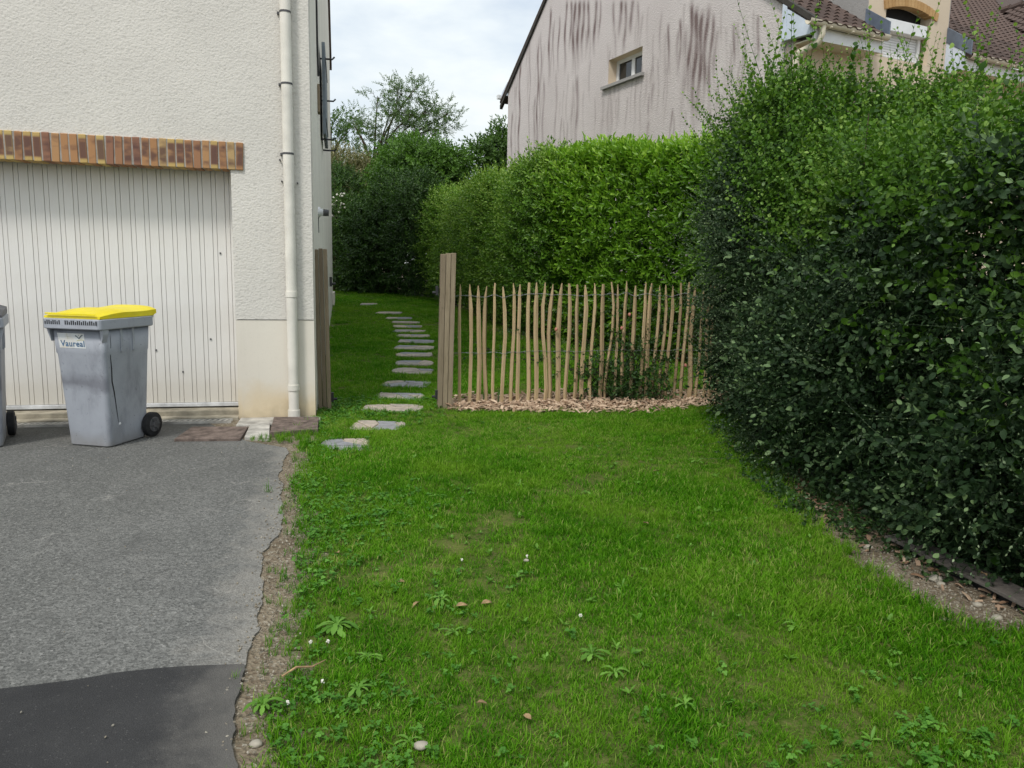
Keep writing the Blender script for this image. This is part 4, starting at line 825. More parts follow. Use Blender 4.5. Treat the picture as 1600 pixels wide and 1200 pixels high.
# bushes at the end of the path ------------------------------------------------
def srcset(name, m, Ln, W, n=5, k=12, length=.28): return source_col(name, [sprig(name, q, m, q.uniform(.7, 1.1)*length, k, Ln, W, q.uniform(.1, .4), 58, .002, lv=(.0, .85), tipglow=.2, whorl=True, simple_=True)[0] for _ in range(n)])
S_far = srcset('farleaf', M['farleaf'], .075, .035); S_fbr = srcset('farbright', M['farbright'], .09, .05); S_cre = srcset('creamleaf', M['creamleaf'], .08, .036); S_tre = srcset('treeleaf', M['treeleaf'], .11, .042, 5, 14, .4); S_trg = srcset('treegreen', M['treegreen'], .12, .06, 5, 12, .4)
def bush(name, label, cat, lobes, src, n, up=.3, tint=0., size=1.2, solid=.25, group=None, stems=5):
    c0 = lobes[0][0]; base_ = Vector((c0[0], c0[1], float(gz(c0[0], c0[1])))); root = thing(name, label, cat, base_, 0, group)
    vol = np.array([r[0]*r[1]+r[1]*r[2] for c, r in lobes]); pick = rng.choice(len(lobes), n, p=vol/vol.sum())
    Dn = rng.normal(size=(n, 3)); Dn /= np.linalg.norm(Dn, axis=1, keepdims=True); C_ = np.array([l_[0] for l_ in lobes])[pick]; Rr = np.array([l_[1] for l_ in lobes])[pick]
    rr = 1-np.abs(rng.normal(0, solid, n)); rr *= 1+.16*vnoise(Dn*1.0+C_, 4.2, 13); Pp = C_+Dn*Rr*rr[:, None]; ok_ = Pp[:, 2] > gz(Pp[:, 0], Pp[:, 1])+.03; Pp, Dn, rr = Pp[ok_], Dn[ok_], rr[ok_]
    T_ = rng.normal(0, .15, len(Pp))+tint+.22*vnoise(Pp, 2.2, 17); scatter('leaves', src, Pp-np.array(base_), d2e(jitdir(Dn, up, .5)), rng.uniform(.8, 1.3, len(Pp))*size, T_, root)
    sb = MB()
    for k in range(stems):
        c, r = lobes[k % len(lobes)]; tp = Vector(c)-base_+Vector((q.uniform(-.4, .4)*r[0], q.uniform(-.4, .4)*r[1], q.uniform(0, .5)*r[2])); b0 = Vector((q.uniform(-.2, .2), q.uniform(-.2, .2), -.05)); sb.tube([b0, (b0*2+tp)/3+Vector((0, 0, .1)), (b0+tp*2)/3, tp], [.04, .03, .022, .01], 6)
    sb.build('stem', M['bark'], root); return root
def A3(x, y, Y): p = at(x, y, Y); return (p.x, p.y, p.z)
bush('bush', 'large dark green bush where the path meets the end of the garden', 'bush', [(A3(600, 395, 22.0), (1.2, 1.0, 1.6)), (A3(655, 370, 21), (.8, .8, 1.6)), (A3(560, 400, 22.6), (.8, .8, 1.5)), (A3(625, 330, 22), (.8, .8, 1.1))], S_far, 6400, tint=-.05)
bush('bush', 'dark bush beside the far corner of the white house, left of the larger one', 'bush', [(A3(535, 400, 23.3), (.75, .7, 1.5)), (A3(525, 430, 23), (.7, .5, .8)), (A3(532, 330, 24), (.8, .7, 1.3))], S_far, 3400, tint=.0)
bush('bush', 'fresh green broad leaved bush rising above the dark bush at the path end', 'bush', [(A3(655, 262, 23), (1.15, .9, .8)), (A3(692, 258, 23), (.75, .7, .4)), (A3(620, 290, 24), (.8, .8, .8)), (A3(700, 300, 23), (.7, .7, .9))], S_fbr, 3000, tint=.25, solid=.35)
bush('bush', 'cream tinged pale bush behind the dark bushes, below the tall tree', 'bush', [(A3(545, 290, 27), (1.0, .8, 1.0)), (A3(575, 280, 27.5), (.8, .8, .7)), (A3(528, 262, 27.5), (.7, .7, .6)), (A3(560, 330, 26.5), (1, .8, 1.0))], S_cre, 2200, tint=.05, solid=.3)
wf = bush('flowering_bush', 'white flowered bush peeping out past the far corner of the white house', 'bush', [(A3(526, 345, 22.4), (.25, .3, .7))], S_far, 350, size=1.0, tint=.2)
pt = MB()
for k in range(70):
    x = q.gauss(0, .16); z = q.uniform(.5, 1.2)+1.0; pt.add(*blob(.035, .035, .03, k, 1, .2), M=Matrix.Translation((x, q.gauss(-.1, .14), z+.55)))
pt.build('blossom', M['petal'], wf); wf.children[-1]['kind'] = 'stuff'
bush('bush', 'small bush top showing above the hedge beside the stained gable', 'bush', [(A3(768, 250, 24), (.62, .5, .55)), (A3(783, 228, 24.3), (.25, .3, .5))], S_trg, 420, tint=-.1, solid=.4)

# trees ------------------------------------------------------------------------
def tree(label, base_, lobes, src, n_tips, size, trunk_r, up=.2, per=9, rad=.35, name='tree'):
    b0 = Vector((base_[0], base_[1], float(gz(base_[0], base_[1]))-.1)); root = thing(name, label, 'tree', b0); tb_ = MB(); tips = []
    top = Vector(base_); tr = [b0-b0, Vector((.1, 0, (top.z-b0.z)*.35)), Vector((-.08, .1, (top.z-b0.z)*.7)), top-b0]
    TT = tb_.tube(tr, [trunk_r, trunk_r*.8, trunk_r*.6, trunk_r*.38], 8)
    trunk = tb_.build('trunk', M['bark'], root, True); lb = MB()
    for c, r in lobes:
        cc_ = Vector(c)-b0; st_ = tr[2].lerp(tr[3], q.uniform(0, 1)); mid = st_.lerp(cc_, .55)+Vector((0, 0, .2)); lb.tube([st_, mid, cc_], [trunk_r*.34, trunk_r*.22, trunk_r*.1], 5, False)
        for k in range(max(3, int(n_tips*r[0]*r[2]))):
            d = Vector((q.gauss(0, 1), q.gauss(0, 1), q.gauss(0, 1))).normalized(); f_ = q.uniform(.45, 1.0); tp = cc_+Vector((d.x*r[0]*f_, d.y*r[1]*f_, d.z*r[2]*f_)); lb.tube([mid.lerp(cc_, q.uniform(.2, 1)), cc_.lerp(tp, .5)+Vector((0, 0, .06)), tp], [trunk_r*.09, trunk_r*.06, .006], 4, False); tips.append((tp, d))
    lb.build('limb', M['bark'], trunk)
    Pp = np.concatenate([np.array(t_[0])+rng.normal(0, rad, (per, 3))*np.array([1, 1, .5]) for t_ in tips]); Dn = np.concatenate([np.repeat(np.array(t_[1])[None], per, 0) for t_ in tips])
    scatter('crown', src, Pp, d2e(jitdir(Dn, up, .7)), rng.uniform(.8, 1.3, len(Pp))*size, rng.normal(0, .16, len(Pp)), root); return root
Yt = 33.
tree('tall airy tree with a loose see-through crown standing beyond the end of the garden', A3(585, 235, Yt), [(A3(x, y, Yt+dy), (rx, rx, rz)) for x, y, dy, rx, rz in ((640, 150, 0, 1.0, .55), (675, 170, .4, .9, .5), (610, 175, -.3, .9, .5), (690, 200, .2, .7, .45), (650, 205, -.4, 1.1, .5), (600, 210, .5, .9, .5), (560, 205, .2, .7, .45), (640, 235, 0, 1.1, .45), (645, 178, -.5, 1.0, .5), (590, 150, .4, .45, .45), (550, 190, 0, .5, .4), (700, 178, 0, .45, .35), (628, 140, .2, .5, .35), (575, 240, 0, .8, .6))], S_tre, 28, .95, .15, per=9, rad=.22)
tree('leafy green tree partly hidden by the corner of the white house', A3(515, 240, 30), [(A3(x, y, 30), (rx, rx, rz)) for x, y, rx, rz in ((520, 190, .8, .45), (535, 215, .7, .35), (500, 215, .9, .6), (545, 205, .4, .25), (520, 240, .8, .4))], S_trg, 20, .9, .15, per=8, rad=.2)
# tall thicket that closes the end of the garden, behind the bushes
bush('thicket', 'green thicket closing the garden end behind the bushes', 'bush', [(A3(600, 320, 29), (2.2, 1, 1.4)), (A3(700, 340, 28), (1.6, 1, 1.2)), (A3(545, 360, 29), (1.6, 1, 1.2))], S_fbr, 3800, tint=-.2, size=1.5, solid=.3)

# ------------------------------------------------------------------ picket fence between the gate post and the shrub hedge
FO = Vector((-0.60, 7.72, 0)); FX = Vector((0.977, 0.213, 0)); FN = Vector((0.213, -0.977, 0))
FE = thing('picket_fence', 'chestnut paling fence of split pickets on twisted wires beside the grass path', 'fence')
def fpt(x, y): return on_plane(x, y, FO, FN)
tops = [148, 190, 236, 281, 322, 362, 403, 457, 488, 533, 571, 615, 655, 696, 734, 775, 816, 862, 903, 945, 977, 1020, 1066, 1118, 1147, 1186, 1217, 1252, 1295, 1332, 1367, 1408, 1440, 1462, 1492, 1520, 1552]
bots = [138, 188, 232, 275, 318, 357, 394, 440, 477, 525, 567, 608, 632, 672, 712, 755, 798, 842, 885, 918, 956, 998, 1040, 1080, 1116, 1150, 1186, 1214, 1256, 1294, 1330, 1360, 1402, 1430, 1470, 1505, 1540]
wire_pts = {0: [], 1: [], 2: []}
for i, (a_, b_) in enumerate(zip(tops, bots)):
    tx, bx_ = 660+a_/3.2, 660+b_/3.2; p1 = fpt(tx, 444+q.uniform(-4, 4)-(5 if i in (10, 21) else 0)); p0_ = fpt(bx_, 634-.04*(bx_-700)); p0_.z = float(gz(p0_.x, p0_.y))-.12
    L_ = p1-p0_; n_ = 7; rad = q.uniform(.017, .023); ph = q.uniform(0, 6.28); shp = [q.uniform(.75, 1.25) for _ in range(5)]; bow = Vector((q.gauss(0, .013), q.gauss(0, .008), 0)); bow2 = Vector((q.gauss(0, .009), 0, 0)); tip = q.choice((.15, .22, .3, .55)); tw_ = q.uniform(-.5, .5); rings = []
    for k, t_ in enumerate((0, .2, .42, .62, .82, .93, 1.0)):
        c = p0_+L_*t_+bow*math.sin(t_*3.14)+bow2*math.sin(t_*6.28)+Vector((q.gauss(0, .0025), q.gauss(0, .0025), 0)); r_ = rad*(1, 1.04, 1, .98, .94, .66+tip*.2, tip)[k]*q.uniform(.93, 1.08)
        rings.append([c+FX*(math.cos(ph+tw_*t_+j*1.2566)*r_*shp[j]*1.05)+FN*(math.sin(ph+tw_*t_+j*1.2566)*r_*shp[j]*.8) for j in range(5)])
    mb = MB().loft(rings); mb.build('picket', M['picket'], FE)
    for w_, zf in enumerate((.917, .49, .10)): 
        c = p0_+L_*zf; c.z = c.z if False else p0_.z+.12+(1.08, .545, .10)[w_]*1.0 + 0.0; wire_pts[w_].append(p0_.lerp(p1, zf)+bow*math.sin(zf*3.14))
for w_ in range(3):
    pts = []; st_ = Vector((-0.70, 7.70, wire_pts[w_][0].z))
    pl_ = [st_]+wire_pts[w_]; mb = MB()
    for s_ in (1, -1):
        line = []
        for k in range(len(pl_)-1):
            a_, b_ = pl_[k], pl_[k+1]; zz0 = (a_.z+b_.z)/2
            for j in range(4):
                t_ = j/4; c = a_.lerp(b_, t_); ang = j*math.pi/2; off_ = FN*(s_*.017*abs(math.cos(math.pi*t_)) ) + Vector((0, 0, s_*.003*math.sin(2*math.pi*t_))); line.append(c+off_)
        mb.tube(line, .0018, 4)
    mb.build('wire', M['wire'], FE)
def post(name, label, c, wx, wy, h_, m, lean, rz, boards, bolts):
    root = thing(name, label, 'gate post', c, rz)
    for k in range(boards):
        x0_ = -wx/2+k*wx/boards; mb = MB(); jx = .004
        mb.loft([[(x0_+jx*.5+lean*z, -wy/2+q.uniform(-.004, .004), z), (x0_+wx/boards-jx*.5+lean*z, -wy/2+q.uniform(-.004, .004), z), (x0_+wx/boards-jx*.5+lean*z, wy/2, z), (x0_+jx*.5+lean*z, wy/2, z)] for z in (-.2, h_*.33, h_*.66, h_+q.uniform(-.008, .008))]); mb.build('board', m, root, bevel=.004)
    for x, z, s_ in bolts:
        mb = MB(); mb.box(-.012, .012, -.02, .02, z-.045, z+.045, Matrix.Translation((x, 0, 0))); mb.tube([(x+s_*.01, 0, z-.02), (x+s_*.045, 0, z-.02)], .012, 8); mb.build('hinge_pin', M['black_metal'], root)
    return root
gp = gnd(690.5, 639)
post('gate_post', 'weathered tan board post at the left end of the picket fence', (gp.x+.02, gp.y+.05, gp.z), .15, .09, 1.53, M['post'], .018, LA, 3, ((-.08, 1.17, -1), (-.08, .14, -1)))
gp2 = LW(.075, .42); gp2.z = float(gz(gp2.x, gp2.y))
post('gate_post', 'grey brown board post against the corner of the white house', gp2, .125, .09, 1.545, M['post_grey'], -.012, LA, 3, ((.072, 1.24, 1), (.072, .12, 1)))

# mulch along the fence and leaf litter under the clipped hedge
def chip_src():
    l_ = []
    for k in range(6):
        mb = MB(); a_, b_ = q.uniform(.03, .06), q.uniform(.009, .02); vals = []
        mb.loft([[(-a_/2, -b_/2, 0), (-a_/2, b_/2, .002), (-a_/2, b_/2, .006), (-a_/2, -b_/2, .005)], [(0, -b_/2*1.2, .003), (0, b_/2, .004), (0, b_/2, .01), (0, -b_/2*1.1, .009)], [(a_/2, -b_/3, -.001), (a_/2, b_/3, .0), (a_/2, b_/3, .004), (a_/2, -b_/3, .004)]])
        me = pymesh('chip', mb.v, mb.f, M['chip']); lv_attr(me, [.2+.12*k]*len(mb.v)); l_.append(me)
    return source_col('chip', l_)
S_chip = chip_src()
def in_area(poly, n, jitter=.0):
    pa = np.array(poly); lo, hi = pa.min(0), pa.max(0); P_ = rng.uniform(lo, hi, (n*4, 2)); P_ = P_[inpoly(P_+rng.normal(0, jitter, P_.shape), poly)][:n]; return P_
P_ = in_area(mulch_poly, 4300, .11); z = gz(P_[:, 0], P_[:, 1])+.008+np.abs(rng.normal(0, .016, len(P_)))
scatter('mulch', S_chip, np.column_stack([P_, z]), np.column_stack([rng.normal(0, .4, len(P_)), rng.normal(0, .4, len(P_)), rng.uniform(0, 6.28, len(P_))]), rng.uniform(.7, 1.7, len(P_)), rng.normal(.08, .28, len(P_)))
bpy.data.objects['mulch']['label'] = 'reddish wood chip mulch along the foot of the picket fence'; bpy.data.objects['mulch']['category'] = 'mulch'
P_ = np.concatenate([in_area([(-1.8, 19.6), (-.25, 13.4), (.15, 12.7), (1.75, 10.95), (3.2, 9.5), (3.5, 9.8), (2.1, 11.4), (.5, 13.2), (-1.3, 20)], 1500, .1), in_area([(1.8, 6.6), (1.82, 5.2), (1.78, 4.4), (2.0, 3.4), (2.3, 2.6), (2.7, 2.6), (2.4, 3.6), (2.2, 4.5), (2.15, 6.6)], 500, .05)])
tg_ = scatter('leaf_litter', S_chip, np.column_stack([P_, gz(P_[:, 0], P_[:, 1])+.01]), np.column_stack([rng.normal(0, .3, len(P_)), rng.normal(0, .3, len(P_)), rng.uniform(0, 6.28, len(P_))]), rng.uniform(.5, 1.1, len(P_)), rng.normal(-.35, .2, len(P_))); tag(tg_, 'brown leaf litter on the bare soil under the hedges', 'leaf litter')

# climbing rose and strap leaved clump at the fence
RB = thing('rose_bush', 'sprawling rose with pink buds growing through the picket fence', 'rose bush', (fpt(985, 615).x, fpt(985, 615).y+.08, 0))
ro = [sprig('rose', q, M['rose'], q.uniform(.1, .2), 7, .042, .026, q.uniform(.2, .6), 60, .0018, lv=(.0, .9), whorl=True) for k in range(6)]; S_rose = source_col('rose', [a for a, b in ro])
rb0 = RB.location; sb = MB(); rp_ = []
for tx, ty, dy in ((800, 520, .1), (850, 490, .12), (870, 560, .05), (905, 480, .15), (940, 500, -.06), (960, 470, .1), (990, 455, .08), (1030, 470, .05), (1050, 500, .1), (1075, 460, .06), (920, 560, -.1), (980, 540, -.1), (1010, 520, .0), (830, 455, .15), (1090, 520, .05), (780, 560, .08), (745, 545, .05), (1040, 560, -.05), (900, 590, -.06)):
    e_ = fpt(tx, ty)+Vector((-FN.x, -FN.y, 0))*dy-rb0; b0 = Vector((q.uniform(-.08, .08), q.uniform(-.05, .05), .02)); m1 = b0.lerp(e_, .35)+Vector((0, 0, .12)); m2 = b0.lerp(e_, .7)+Vector((0, 0, .12)); sb.tube([b0, m1, m2, e_], [.006, .005, .0035, .002], 5)
    for k in range(22): t_ = q.uniform(.2, 1.05); pp = (b0.lerp(m1, t_*3) if t_ < .33 else m1.lerp(m2, (t_-.33)*3) if t_ < .66 else m2.lerp(e_, min(1, (t_-.66)*3))); rp_.append(pp+Vector((q.gauss(0, .02), q.gauss(0, .02), q.gauss(0, .02))))
sb.build('stem', M['twig'], RB)
bs = np.concatenate([np.array([tuple(p) for p in rp_]), np.column_stack([rng.normal(-.05, .24, 620), rng.normal(-.04, .1, 620), np.abs(rng.normal(.17, .15, 620))])])
scatter('leaves', S_rose, bs, d2e(rng.normal(0, 1, bs.shape)+np.array([0, 0, .5])), rng.uniform(.6, 1.1, len(bs)), rng.normal(-.05, .2, len(bs)), RB)
for x, y in ((981, 491), (969, 512), (867, 514), (1068, 570)):
    p = fpt(x, y)+FN*.05-rb0; o = MB().add(*blob(.017, .017, .02, x, 2, .12)).build('rose_bud', M['bud'], RB, True); o.location = p
IC = thing('strap_leaf_plant', 'grey green strap leaved clump in the mulch at the fence foot', 'plant', (fpt(955, 622).x, fpt(955, 622).y-.06, float(gz(0.9, 8))))
for k in range(22):
    a_ = q.uniform(0, 6.28); l_ = q.uniform(.16, .34); o_ = q.uniform(.3, .8); mb = MB(); pts = [Vector((math.cos(a_)*o_*l_*t_*t_, math.sin(a_)*o_*l_*t_*t_, l_*(t_-.3*t_*t_))) for t_ in (0, .3, .6, .85, 1)]; sd_ = Vector((-math.sin(a_), math.cos(a_), 0)); v_ = []
    for t_, p in zip((1, 1, .85, .5, .05), pts): v_ += [p+sd_*.008*t_, p+Vector((0, 0, -.002)), p-sd_*.008*t_]
    f_ = []
    for j in range(4): f_ += [(j*3, j*3+1, j*3+4, j*3+3), (j*3+1, j*3+2, j*3+5, j*3+4)]
    me = pymesh('leaf', v_, f_, M['iris'], True); lv_attr(me, [q.uniform(.1, .9)]*len(v_)); link('leaf', me, IC)
for (x, y), lab in (((758, 634), 'thin green seedling tuft in the mulch near the tan gate post'), ((780, 632), 'thin green seedling tuft in the mulch right of the first one'), ((1018, 618), 'thin green seedling tuft in the mulch right of the strap leaved clump')):
    p = fpt(x, y)-FN*.05; T_ = thing('seedling', lab, 'plant', (p.x, p.y-.05, float(gz(p.x, p.y))))
    for k in range(6):
        a_ = q.uniform(0, 6.28); l_ = q.uniform(.1, .2); v_ = []; sd_ = Vector((-math.sin(a_), math.cos(a_), 0))
        for t_ in (0, .5, 1): c = Vector((math.cos(a_)*.3*l_*t_*t_, math.sin(a_)*.3*l_*t_*t_, l_*t_)); v_ += [c+sd_*.005*(1.05-t_), c-sd_*.005*(1.05-t_)]
        me = pymesh('leaf', v_, [(0, 1, 3, 2), (2, 3, 5, 4)], M['iris']); lv_attr(me, [q.uniform(.3, .9)]*6); link('leaf', me, T_)

# ------------------------------------------------------------------ stepping stones
spec = [(541, 695, 78, 15), (592, 666, 86, 13), (613, 639, 97, 13), (625, 620, 80, 11), (634, 601, 75, 9), (645, 582, 64, 8), (648, 569, 60, 6.5), (648, 556, 58, 5.5), (648, 545, 60, 5.2), (650, 535, 58, 4.6), (645, 526.5, 53, 4.2), (640, 519, 50, 3.6), (637, 511.5, 46, 3.2), (634, 505, 44, 2.6), (624, 498.5, 42, 2.4), (608, 490, 40, 3), (577, 476.5, 26, 3.2)]
NUM = ['first', 'second', 'third', 'fourth', 'fifth', 'sixth', 'seventh', 'eighth', 'ninth', 'tenth', 'eleventh', 'twelfth', 'thirteenth', 'fourteenth', 'fifteenth']
stone_xy = []
import bmesh
for i, (x, y, wpx, hpx) in enumerate(spec):
    c = gnd(x, y); sc_ = c.y/FOC; wx = wpx*sc_*1.02; wy = 1.12*min(.36, max(.24, abs(gnd(x, y-hpx/2).y-gnd(x, y+hpx/2).y)*1.0)); stone_xy.append((c.x, c.y, wx/2, wy/2))
    lab = ('crazy paved stone slab in the grass, %s from the front along the path' % NUM[i]) if i < 15 else ('lone slab to the left, farthest along the grass path' if i == 16 else 'last but one slab, half hidden in grass near the path end')
    root = thing('stepping_stone', lab, 'stepping stone', (c.x, c.y, c.z), 0, 'stepping stones of the grass path')
    nrm = .05 if c.y > 9 else .02; tilt = (nrm if c.y > 8.5 else 0)
    ang = [2*math.pi*k/14 for k in range(14)]; outl = [(math.copysign(abs(math.cos(a_))**.42, math.cos(a_))*wx/2*q.uniform(.88, 1.06), math.copysign(abs(math.sin(a_))**.42, math.sin(a_))*wy/2*q.uniform(.8, 1.12)) for a_ in ang]
    if i == 0: outl = [(px__, py__ + (.0 if py__ > 0 else -.10*max(0, 1-abs(px__-.06)/.2) + .05*max(0, -px__/.2))) for px__, py__ in outl]
    hb = .012 if c.y > 9 else 0; o = MB().prism(outl, -.05, .006+hb).build('base', M['stone_joint'], root); 
    sites = [(q.uniform(-.45, .45)*wx, q.uniform(-.4, .4)*wy) for _ in range(5 if i < 4 else 4 if i < 9 else 3)]
    for k, s_ in enumerate(sites):
        bm = bmesh.new(); vs__ = [bm.verts.new((px__*.985, py__*.985, .0)) for px__, py__ in outl]; bm.faces.new(vs__)
        for k2, s2 in enumerate(sites):
            if k2 == k: continue
            mid = Vector(((s_[0]+s2[0])/2, (s_[1]+s2[1])/2, 0)); no = Vector((s2[0]-s_[0], s2[1]-s_[1], 0)).normalized(); mid -= no*.006
            bmesh.ops.bisect_plane(bm, geom=bm.verts[:]+bm.edges[:]+bm.faces[:], plane_co=mid, plane_no=no, clear_outer=True)
        if not bm.faces: bm.free(); continue
        r_ = bmesh.ops.extrude_face_region(bm, geom=bm.faces[:]); 
        hz = .014+hb+q.uniform(-.003, .004)
        for g_ in r_['geom']:
            if isinstance(g_, bmesh.types.BMVert): g_.co.z = hz
        bmesh.ops.recalc_face_normals(bm, faces=bm.faces); me = bpy.data.meshes.new('stone_piece'); bm.to_mesh(me); bm.free(); me.materials.append(M['stone']); o2 = link('stone_piece', me, root); bv = o2.modifiers.new('bevel', 'BEVEL'); bv.width = .004; bv.segments = 1
    root.rotation_euler = (math.atan(.05*.5*(1+(c.y-8.2)/math.sqrt((c.y-8.2)**2+1.5))), 0, R(q.uniform(-4, 6)))

# ------------------------------------------------------------------ wheelie bins
def make_bin(label, loc, rz, lidm, sticker):
    root = thing('wheelie_bin', label, 'wheelie bin', loc, rz)
    # front face at y=0, depth goes to +y
    def rect(w_, y0_, y1_, z, r_=.035, n_=4):
        pts = []
        for cx, cy__, a0 in ((w_/2-r_, y0_+r_, -90), (w_/2-r_, y1_-r_, 0), (-w_/2+r_, y1_-r_, 90), (-w_/2+r_, y0_+r_, 180)):
            for k in range(n_+1): a_ = R(a0+90*k/n_); pts.append((cx+r_*math.cos(a_), cy__+r_*math.sin(a_), z))
        return pts
    mb = MB(); prof = [(.0, .345, .02, .42), (.012, .355, .015, .43), (.16, .37, .008, .45), (.70, .415, -.028, .475), (.715, .425, -.036, .478), (.93, .44, -.05, .49)]
    mb.loft([rect(w_, y0_, y1_, z) for z, w_, y0_, y1_ in prof]); B = mb.build('body', M['bin'], root, True); B.modifiers.new('ws', 'WEIGHTED_NORMAL')
    B.data.polygons.foreach_set('use_smooth', [True]*len(B.data.polygons)); B.data.set_sharp_from_angle(angle=R(32))
    mb = MB(); top = lambda y: .965-(.0 if y < .12 else min(1, (y-.12)/.08)*(.0))
    mb.loft([rect(.475, -.085, .50, .893), rect(.492, -.10, .505, .90), rect(.492, -.10, .505, .968), rect(.465, -.085, .49, .973)]); Rm = mb.build('rim', M['bin'], root, bevel=.004)
    mb = MB()
    for s_ in (1, -1): mb.loft([[(s_*.215, -.05, .80), (s_*.215, .0, .80), (s_*.212, .0, .92), (s_*.212, -.07, .92)], [(s_*.235, -.055, .86), (s_*.235, .0, .86), (s_*.24, .0, .92), (s_*.24, -.07, .92)]]); 
    mb.build('gusset', M['bin'], root)
    mb = MB(); 
    for y in (.14, .27): MB().box(.213, .222, y, y+.022, .72, .93).build('rib', M['bin'], root)
    mb = MB()
    for k in range(26):
        if k in (8, 9): continue
        x = -.215+k*.0172; h_ = .03 if k % 3 else .022; mb.box(x, x+.008, -.1025, -.099, .930, .930+h_)
    mb.build('embossed_row', M['rubber'], root)
    # lid: curved panel with a proud centre and a skirt
    mb = MB(); ny, nxx = 14, 9; V_ = []
    def lz(u, t_): 
        hump = .048*math.sin(min(1, t_/.95)*math.pi)**.8*(1-.35*abs(u)**3) if t_ < .45 else .048*(1-.35*abs(u)**3)*(1-.25*math.sin((t_-.45)/.55*math.pi))
        return .99+hump*(1-abs(u)**8*.35)+.012*t_
    for a_ in range(ny+1):
        t_ = a_/ny
        for b_ in range(nxx+1): u = -1+2*b_/nxx; V_.append((u*.235, -.08+t_*.62, lz(u, t_)))
    F_ = [(a_*(nxx+1)+b_, a_*(nxx+1)+b_+1, (a_+1)*(nxx+1)+b_+1, (a_+1)*(nxx+1)+b_) for a_ in range(ny) for b_ in range(nxx)]
    ed = list(range(nxx+1))+[a_*(nxx+1)+nxx for a_ in range(1, ny+1)]+[ny*(nxx+1)+b_ for b_ in range(nxx-1, -1, -1)]+[a_*(nxx+1) for a_ in range(ny-1, 0, -1)]
    k0 = len(V_)
    for e_ in ed: x, y, z = V_[e_]; V_.append((x*1.012, y-.002 if y < 0 else y, .974 if y < .5 else z-.03))
    for k in range(len(ed)): F_.append((ed[k], k0+k, k0+(k+1) % len(ed), ed[(k+1) % len(ed)]))
    mb.add(V_, F_); Ld = mb.build('lid', lidm, root, True); Ld.data.set_sharp_from_angle(angle=R(38))
    mb = MB(); mb.loft([[(x, y, .0) for x, y in ((-.215, 0), (.215, 0), (.2, .02), (-.2, .02))], [(x, y, .012) for x, y in ((-.213, 0.002), (.213, .002), (.2, .02), (-.2, .02))]])
    h_ = mb.build('lid_lip', lidm, Ld, bevel=.003); h_.location = (0, -.10, 1.002); 
    mb = MB(); mb.tube([(-.2, .545, .985), (.2, .545, .985)], .016, 10); 
    for x in (-.18, 0, .18): mb.box(x-.02, x+.02, .485, .55, .955, .998)
    mb.build('handle', M['bin'], root, True)
    for s_ in (1, -1):
        W_ = MB().tube([(s_*.185, .455, .10), (s_*.192, .455, .10), (s_*.232, .455, .10), (s_*.238, .455, .10)], [.088, .098, .098, .088], 28).build('wheel', M['rubber'], root, True); W_.data.set_sharp_from_angle(angle=R(40))
        MB().tube([(s_*.236, .455, .10), (s_*.2405, .455, .10)], [.062, .058], 24).build('hub', M['hub'], W_, False)
        MB().tube([(s_*.24, .455, .10), (s_*.2475, .455, .10)], [.026, .022], 16).build('hub_cap', M['alu'] if False else M['hub'], W_, True)
        k = MB()
        for j in range(6): a_ = j*math.pi/3; k.box(-.006, .006, .026, .058, -.003, .003, Matrix.Translation((s_*.2415, .455, .10)) @ Matrix.Rotation(a_, 4, 'X'))
        k.build('spoke', M['hub'], W_)
    MB().tube([(-.19, .455, .10), (.19, .455, .10)], .014, 10).build('axle', M['hub'], root, True)
    if sticker:
        zt, zb_ = .862, .752; fy = lambda z: -.036-(z-.715)/.215*.014-.0015
        def SP(u, v_): z = zb_+(zt-zb_)*v_; return (-.165+u*.235, fy(z), z)
        St = MB().add([SP(0.05, 0), SP(1.0, 0), SP(.97, 1), SP(0, 1)], [(0, 1, 2, 3)]).build('sticker', M['sticker'], root)
        sol = St.modifiers.new('solid', 'SOLIDIFY'); sol.thickness = .0012
        cu = bpy.data.curves.new('lettering', 'FONT'); cu.body = 'Vaureal'; cu.size = .066; cu.offset = .0013; cu.space_character = 1.08
        tmp = bpy.data.objects.new('lettering', cu); COL.objects.link(tmp); dg_ = bpy.context.evaluated_depsgraph_get(); me = bpy.data.meshes.new_from_object(tmp.evaluated_get(dg_)); bpy.data.objects.remove(tmp)
        co = np.array([v__.co[:] for v__ in me.vertices]); wd_ = co[:, 0].max()-co[:, 0].min(); k_s = .205/wd_
        for v__ in me.vertices: z = zb_+.013+v__.co.y*k_s*1.0; v__.co = (-.165+.022+(v__.co.x-co[:, 0].min())*k_s, fy(z)-.0016, z)
        me.materials.clear(); me.materials.append(M['ink']); link('lettering', me, St)
        lg = MB()
        def stroke(pts, w_, mb):
            for (u0, v0), (u1_, v1) in zip(pts[:-1], pts[1:]):
                a_, b_ = Vector(SP(u0, v0)), Vector(SP(u1_, v1)); a_.y -= .0017; b_.y -= .0017; d = (b_-a_).normalized(); nn = Vector((-d.z, 0, d.x))*w_/2; mb.add([a_-nn, b_-nn, b_+nn, a_+nn], [(0, 1, 2, 3)])
        stroke([(.66, .86), (.71, .80), (.79, .66), (.86, .82), (.93, .91)], .008, lg); lg.add([Vector(SP(.765, .86))-Vector((0, .0018, 0)), Vector(SP(.80, .86))-Vector((0, .0018, 0)), Vector(SP(.785, .92))-Vector((0, .0018, 0))], [(0, 1, 2)]); lg.build('emblem', M['ink_grey'], St)
        ly = MB(); stroke([(.70, .50), (.78, .56), (.88, .585), (.96, .54)], .005, ly); stroke([(.35, .98), (.37, .78), (.385, .60)], .0022, ly); ly.build('emblem_wave', M['ink_yellow'], St)
